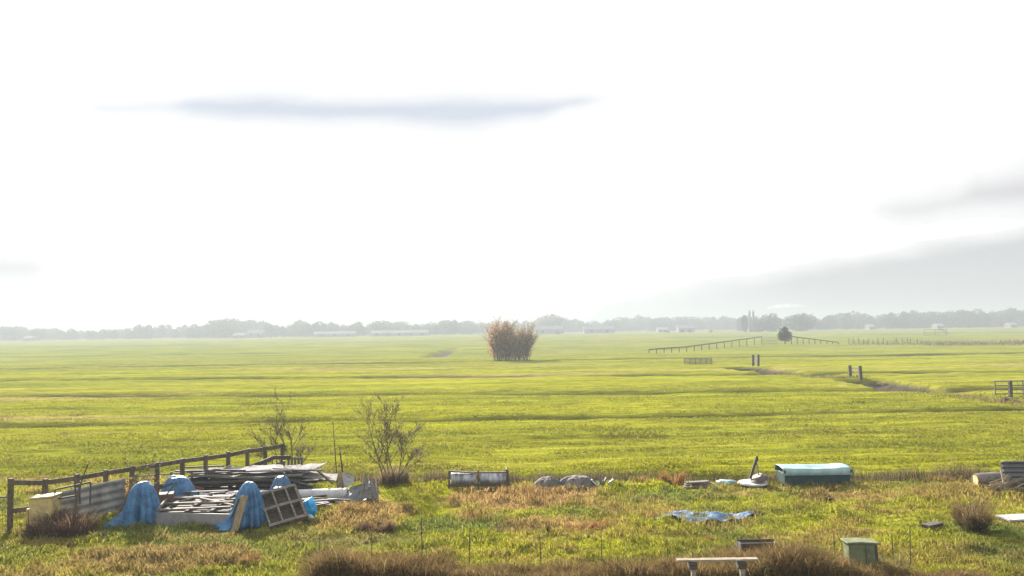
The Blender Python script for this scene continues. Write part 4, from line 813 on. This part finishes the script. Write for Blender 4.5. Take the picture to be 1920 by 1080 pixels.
MB().box((q.x-.31, 21.2, .35), (.05, .1, .6)).build('rib', M['cream'], t, bevel=.01)

# ------------------------------------------------------------ middle and right
D_ = 26.5; t = thing('field_roller', 'old field roller with two galvanised drums in a dark frame at the ditch', 'roller', (P(898, 900, D_).x, D_, 0))
for px0, px1 in ((847, 893), (901, 949)):
    a = P(px0, 900, D_); b = P(px1, 900, D_); r_ = .235; pts = []; rr = []
    for i in range(41):
        u1 = i/40; pts.append((a.x+(b.x-a.x)*u1, D_, r_+.02)); rr.append(r_*(.985+.03*sum(math.exp(-((u1-c_)/.02)**2) for c_ in (.01, .5, .99))))
    o = MB().tube(pts, rr, 36).build('drum', M['galv'], t); o.data.polygons.foreach_set('use_smooth', [len(p_.vertices) == 4 for p_ in o.data.polygons])
fr = MB(); xa, xm, xb = P(843, 900, D_).x, P(897, 900, D_).x, P(952, 900, D_).x
fr.beam((xa, D_-.12, .56), (P(888, 900, D_).x, D_-.12, .50), .06, .045); fr.beam((xa-.02, D_-.26, .13), (xb, D_-.26, .12), .05, .10); fr.beam((P(888, 900, D_).x, D_-.05, .50), (xb, D_-.05, .49), .05, .03)
for x_ in (xa, xm, xb): fr.beam((x_, D_-.24, .02), (x_, D_-.12, .55), .06, .05)
fr.build('frame', M['blackmetal'], t)
MB().box((xm, D_-.2, .36), (.08, .1, .1)).build('bearing', M['rust'], t)
a = P(948, 878, 26.5); b = P(957, 908, 26.2); tag(MB().frame((a.x, 26.2, .62), Vector((.05, 0, 0)), Vector((0, .55, .0)), Vector((.12, 0, -.62))).build('end_plate', M['darkwood'], origin=(a.x, 26.2, 0)), 'dark board leaning against the right end of the field roller', 'board')
def mound(px0, px1, yt, label, seed): 
    D_ = 26.4; a = P(px0, 908, D_).x; b = P(px1, 908, D_).x; h = P((px0+px1)/2, yt, D_).z-.05; r_ = (b-a)/2
    drape('cloth_mound', (a+b)/2, D_, h, blob([(0, r_*1.05), (35, r_*.8), (90, .5), (150, r_*.9), (180, r_*1.1), (225, r_*.8), (270, .42), (320, r_*.7)]), label, M['greytarp'], 'covered heap', folds=6, amp=.15, prof=2.8, seed=seed, shift=(r_*.15*(1 if seed == 3 else -1), 0), rough=.38)
mound(998, 1056, 892, 'smaller left grey cloth covered mound at the ditch', 3); mound(1050, 1125, 888, 'larger right grey cloth covered mound at the ditch', 5)
q = P(1124, 905, 26.3); t = thing('scrap_bundle', 'black and white scrap at the right end of the grey mounds', 'scrap', (q.x, 26.3, 0))
for i in range(9): a_ = random.uniform(-.28, .28); MB().beam((q.x+a_, 26.2+random.uniform(-.1, .1), .02+.1*random.random()), (q.x+a_+random.uniform(-.22, .2), 26.25, random.uniform(.15, .36)), .07, .05).build('scrap_piece', M[random.choice(['blackmetal', 'white', 'slate', 'darksheet'])], t)
# low plank pile
t = thing('low_plank_pile', 'low grey plank pile on the grass right of the orange tuft', 'planks', (P(1312, 910, 25.9).x, 25.9, 0))
for i in range(4): x0, x1 = P(1280+i*4, 910, 25.9).x, P(1344-i*5, 910, 25.9).x; MB().beam((x0, 25.8+.12*(i % 3), .07+.045*i), (x1, 25.85+.1*(i % 2), .07+.045*i), .2, .04).build('plank', M['oldwood'], t)
q = P(1364, 903, 26.3); lump(q.x, 26.3, .08, .3, .2, .1, 'teal_rag', M['paleteal'], 'small flat teal plastic rag beside the low plank pile', 'rag', seed=3, amp=.5)
# pump
q = P(1412, 900, 26.3); t = thing('pasture_pump', 'black and white pasture pump with leaning lever, left of the teal box', 'pump', (q.x, 26.3, 0)); x_ = q.x
MB().tube([(x_-.02, 26.3, .0), (x_-.02, 26.3, .05), (x_-.02, 26.3, .10)], [.36, .48, .46], 20).build('bowl', M['white'], t); MB().tube([(x_+.12, 26.3, .12), (x_+.1, 26.3, .18), (x_+.06, 26.3, .25)], [.38, .36, .25], 20).build('lid', M['blackmetal'], t)
b = P(1419, 858, 26.3); MB().beam((x_-.1, 26.3, .2), (b.x, 26.3, b.z), .07, .08).build('lever', M['darkwood'], t); MB().beam((x_+.2, 26.3, .22), (b.x-.02, 26.3, b.z-.12), .03, .03).build('brace', M['oldwood'], t); MB().tube([(b.x, 26.3, b.z-.12), (b.x+.01, 26.3, b.z+.05)], [.05, .035], 8).build('grip', M['blackmetal'], t)
# teal box with cover
a = P(1470, 903, 26.1); b = P(1597, 903, 26.1); t = thing('covered_box', 'dark teal box under a pale teal sagging cover', 'box', ((a.x+b.x)/2, 26.1, 0)); w = b.x-a.x
MB().frame((a.x+.03, 26.1, -.02), Vector((w-.06, 0, 0)), Vector((0, .8, 0)), Vector((0, 0, .40))).build('box_body', M['teal'], t, bevel=.02)
mb = MB(); nx, ny = 30, 10
for i in range(nx+1):
    for j in range(ny+1):
        u1 = i/nx; v1 = j/ny; yy_ = 26.04+.92*v1; edge_ = min(v1, 1-v1)*2; z_ = .33+.20*min(1, edge_*7)**.5+.03*v1; z_ -= .06*math.exp(-((u1-.55)/.3)**2)*edge_; z_ += .05*sstep(.78, .86, u1)*edge_+.012*math.sin(u1*23)*edge_; z_ += .04*(1-sstep(0, .12, u1))*edge_
        mb.v.append((a.x-.02+(w+.04)*u1, yy_, float(z_)))
for i in range(nx):
    for j in range(ny): b0 = i*(ny+1)+j; mb.f.append((b0, b0+ny+1, b0+ny+2, b0+1))
o = mb.build('cover', M['paleteal'], t, smooth=True, solid=.012)
for x_ in (a.x+.01, b.x-.02): MB().box((x_, 26.03, .46), (.07, .03, .10)).build('corner_clip', M['blackmetal'], t)
MB().beam((b.x+.02, 26.1, .42), (b.x+.07, 26.05, -.02), .05, .03).build('strut', M['oldwood'], t)
# flat tarpaulin
mb = MB(); nx, ny = 70, 26; A = G(1228, 976); B = G(1415, 971); cy = (A.y+B.y)/2-.1
for i in range(nx+1):
    for j in range(ny+1):
        u1 = i/nx; v1 = j/ny*2-1; xx_ = A.x+(B.x-A.x)*u1; half = .42*math.sin(math.pi*min(max(u1, .02), .98))**.5*(1+.5*(float(fbm(np.array([u1*9.]), np.array([3. if v1 > 0 else 8.]), 2)[0])-.5)); y_ = cy+.25*u1+v1*half
        z_ = Hs(xx_, y_)+.07+.20*(float(fbm(np.array([xx_*3.4]), np.array([y_*3.4]), 4)[0])-.35)*(1-abs(v1)**3)+.01; mb.v.append((xx_, y_, z_))
for i in range(nx):
    for j in range(ny): b0 = i*(ny+1)+j; mb.f.append((b0, b0+ny+1, b0+ny+2, b0+1))
tag(mb.build('flat_tarpaulin', M['flattarp'], origin=(A.x, A.y, 0), smooth=False, solid=.006), 'crumpled faded blue tarpaulin spread flat on the grass', 'tarpaulin')
# right side junk
a = P(1829, 898, 25.3); b = P(1872, 895, 25.6); t = thing('grey_barrel', 'grey barrel lying in dry grass near the right edge', 'barrel', (a.x, 25.3, 0)); o = MB().tube([(a.x, 25.3, .24), (a.x+.1, 25.32, .24), (b.x-.1, 25.6, .22), (b.x+.1, 25.62, .22)], [.2, .22, .22, .19], 20).build('shell', M['oldwood'], t)
MB().tube([(a.x-.02, 25.3, .24), (a.x+.01, 25.3, .24)], .17, 16).build('end_cap', M['cream'], t)
a = P(1888, 925, 24.6); corrugated('dark_corrugated_sheet', (a.x, 24.6, 0), (a.x+1.4, 24.3, 0), .92, .95, .25, 7, M['darksheet'], 'dark ribbed metal sheet leaning upright at the right edge', .035)
q = P(1886, 925, 24.2); q2 = P(1876, 876, 24.5); tag(MB().beam((q.x, 24.2, 0), (q2.x, 24.5, q2.z), .04, .04).build('pale_batten', M['chalk'], origin=(q.x, 24.2, 0)), 'pale thin batten propped against the dark ribbed sheet', 'batten')
t = thing('brushwood_pile', 'straw coloured brushwood pile beside the dark ribbed sheet', 'brushwood', (P(1875, 922, 24.4).x, 24.4, 0)); mb = MB()
for i in range(60): q = P(1848+random.random()*46, 920, 24.2+random.random()*.5); l1 = random.uniform(.4, .9); an = random.uniform(.1, .9); mb.tube([(q.x, q.y, random.uniform(0, .3)), (q.x+l1*math.cos(an), q.y+random.uniform(-.2, .2), l1*math.sin(an)*.8+.05)], [.02, .008], 5)
mb.build('sticks', M['tanwood'], t)
a = P(1735, 986, 20.3); b = P(1765, 984, 20.4); tag(MB().beam((a.x, 20.3, .10), (b.x, 20.5, .12), .25, .09).build('dark_plank', M['darkwood'], origin=(a.x, 20.3, 0), bevel=.01), 'short dark plank in the grass left of the tall dead weed bush', 'plank')
a = P(1888, 970, 20.9); tag(MB().frame((a.x, 20.8, .06), Vector((1.3, .15, 0)), Vector((-.1, .45, .03)), Vector((0, 0, .05))).build('white_slab', M['white'], origin=(a.x, 20.8, 0), bevel=.01), 'white slab lying in the grass at the right edge', 'slab')
# bench with white top
D_ = 14.6; t = thing('plank_bench', 'bench of one peeling white plank on two posts at the bottom edge', 'bench', (P(1345, 1060, D_).x, D_, 0)); a = P(1270, 1050, D_); b = P(1422, 1053, D_); z_ = (a.z+b.z)/2+.0
mb = MB(); k = 14
for i in range(k): x0 = a.x+(b.x-a.x)*i/k; mb.frame((x0, D_+.003*(i % 2), z_-.012), Vector(((b.x-a.x)/k, 0, .003*math.sin(i*1.7))), Vector((0, .13, 0)), Vector((0, 0, .032)))
mb.build('plank_top', M['chalk'], t)
for px_ in (1300, 1392): 
    x_ = P(px_, 1060, D_).x; MB().box((x_, D_+.07, z_-.09), (.15, .17, .12)).build('bracket', M['darkwood'], t, bevel=.01); MB().box((x_+.015, D_+.07, (z_-.15)/2), (.08, .1, z_-.15)).build('leg', M['chalk'], t, bevel=.008)
# brown trough
D_ = 16.9; a = P(1385, 1030, D_); b = P(1456, 1030, D_); z1 = P(1420, 1014, D_).z; t = thing('wooden_trough', 'dark brown wooden trough half hidden in the undergrowth above the bench', 'trough', (a.x, D_, 0))
mb = MB(); w_ = b.x-a.x
for y_ in (-.14, .12): mb.box(((a.x+b.x)/2, D_+y_, z1-.14), (w_, .03, .28), rx=.12 if y_ < 0 else -.12)
for x_ in (a.x+.02, b.x-.02): mb.box((x_, D_, z1-.15), (.03, .22, .25))
mb.box(((a.x+b.x)/2, D_, z1-.27), (w_-.06, .2, .03)); mb.build('body', M['darkwood'], t)
for x_ in (a.x+.08, b.x-.08): MB().box((x_, D_, (z1-.29)/2), (.08, .22, z1-.29)).build('leg', M['darkwood'], t)
MB().beam((b.x-.16, D_-.2, z1-.22), (b.x-.09, D_-.2, z1+.03), .05, .02).build('pale_slat', M['chalk'], t)
# green bin
D_ = 16.3; a = P(1583, 1012, D_); b = P(1640, 1012, D_); zt = a.z+.0; cx_ = (a.x+b.x)/2; t = thing('green_bin', 'grey green tapered plastic bin with a tilted lid in the weeds', 'bin', (cx_, D_, 0)); mb = MB(); taper(mb, (cx_, D_), .60, .54, .34, .30, -.02, zt-.04); mb.build('body', M['greenbin'], t, bevel=.03)
mb = MB(); mb.box((cx_-.15, D_, zt-.025), (.34, .36, .04), ry=-.03); mb.box((cx_+.15, D_, zt-.035), (.34, .36, .04), ry=.06); mb.build('lid', M['greenbin'], t, bevel=.012)
for x_ in (cx_-.28, cx_+.06, cx_+.27): MB().beam((x_*1.0+(x_-cx_)*.05, D_-.182, .02), (x_-(x_-cx_)*.07, D_-.162, zt-.06), .015, .045).build('rib', M['darkwood'] if x_ > cx_+.2 else M['greenbin'], t)
clump('dead_weed_bush', 1605, 1100, 90, 62, [(.13, .13, .06), (.15, .12, .06), (.09, .10, .04)], 'olive weeds in front of the foot of the green bin', 'weeds', nb=1400, lean=.6)
clump('dead_weed_bush', 1410, 1062, 110, 46, [(.16, .12, .06), (.12, .09, .045)], 'brown weeds in front of the wooden trough', 'weeds', nb=1800, lean=.6)
for (px_, py_, w_, l_) in ((866, 913, 60, 'low dry grass at the foot of the left roller drum'), (925, 914, 66, 'low dry grass at the foot of the right roller drum'), (1030, 914, 70, 'low dry grass before the smaller grey mound'), (1095, 914, 80, 'low dry grass before the larger grey mound'), (1500, 910, 70, 'low dry grass at the left foot of the teal box'), (1570, 911, 70, 'low dry grass at the right foot of the teal box'), (350, 992, 130, 'green tufts at the foot of the grey board'), (250, 990, 90, 'green tufts at the foot of the large left tarpaulin'), (1850, 920, 80, 'dry straw in front of the grey barrel')):
    clump('grass_clump', px_, py_, w_, 13, [(.13, .125, .04), (.11, .12, .03)] if 'green' in l_ else [(.2, .15, .07), (.14, .12, .05)], l_, nb=700, lean=1.0)
clump('dead_weed_bush', 1665, 1072, 90, 50, [(.13, .13, .05), (.17, .13, .06)], 'olive weeds right of the green bin', 'weeds', nb=1500, lean=.7)
clump('dead_weed_bush', 1560, 1078, 80, 45, [(.13, .1, .05), (.17, .12, .06)], 'brown weeds left of the green bin', 'weeds', nb=1500, lean=.7)

# ------------------------------------------------------------ smoke and haze
def vol(name, color, dens, an):
    m, n, l = newmat(name); v = n.new('ShaderNodeVolumePrincipled'); v.inputs['Color'].default_value = (*color, 1); v.inputs['Density'].default_value = dens; v.inputs['Anisotropy'].default_value = an
    o = n.new('ShaderNodeOutputMaterial'); l.new(v.outputs[0], o.inputs['Volume']); return m
hzb = MB().box((0, 1000, 14.5), (4200, 3200, 35)).build('haze', vol('haze_air', (.31, .345, .365), .0013, .18))
tag(hzb, kind='stuff', label='thin pale haze lying over the whole pasture', cat='haze')

cx_, D_ = P(1480, 576, 900).x, 900
smp = MB(); pts = []; rr = []
for i in range(15):
    u1 = i/14; pts.append((cx_-26+52*u1, D_+6*u1, 24+3.2*math.sin(u1*2.4)-1.5*u1)); rr.append((.3+2.3*math.sin(math.pi*min(.98, u1*.92+.04))**.8)*(1+.3*math.sin(i*2.1))*(1.25-u1*.7))
tag(smp.tube(pts, rr, 14).build('smoke_plume', vol('smoke', (1, 1, 1), .035, .3), origin=(cx_, D_, 24), smooth=True), 'low white smoke plume drifting over the right tree line', 'smoke', kind='stuff')
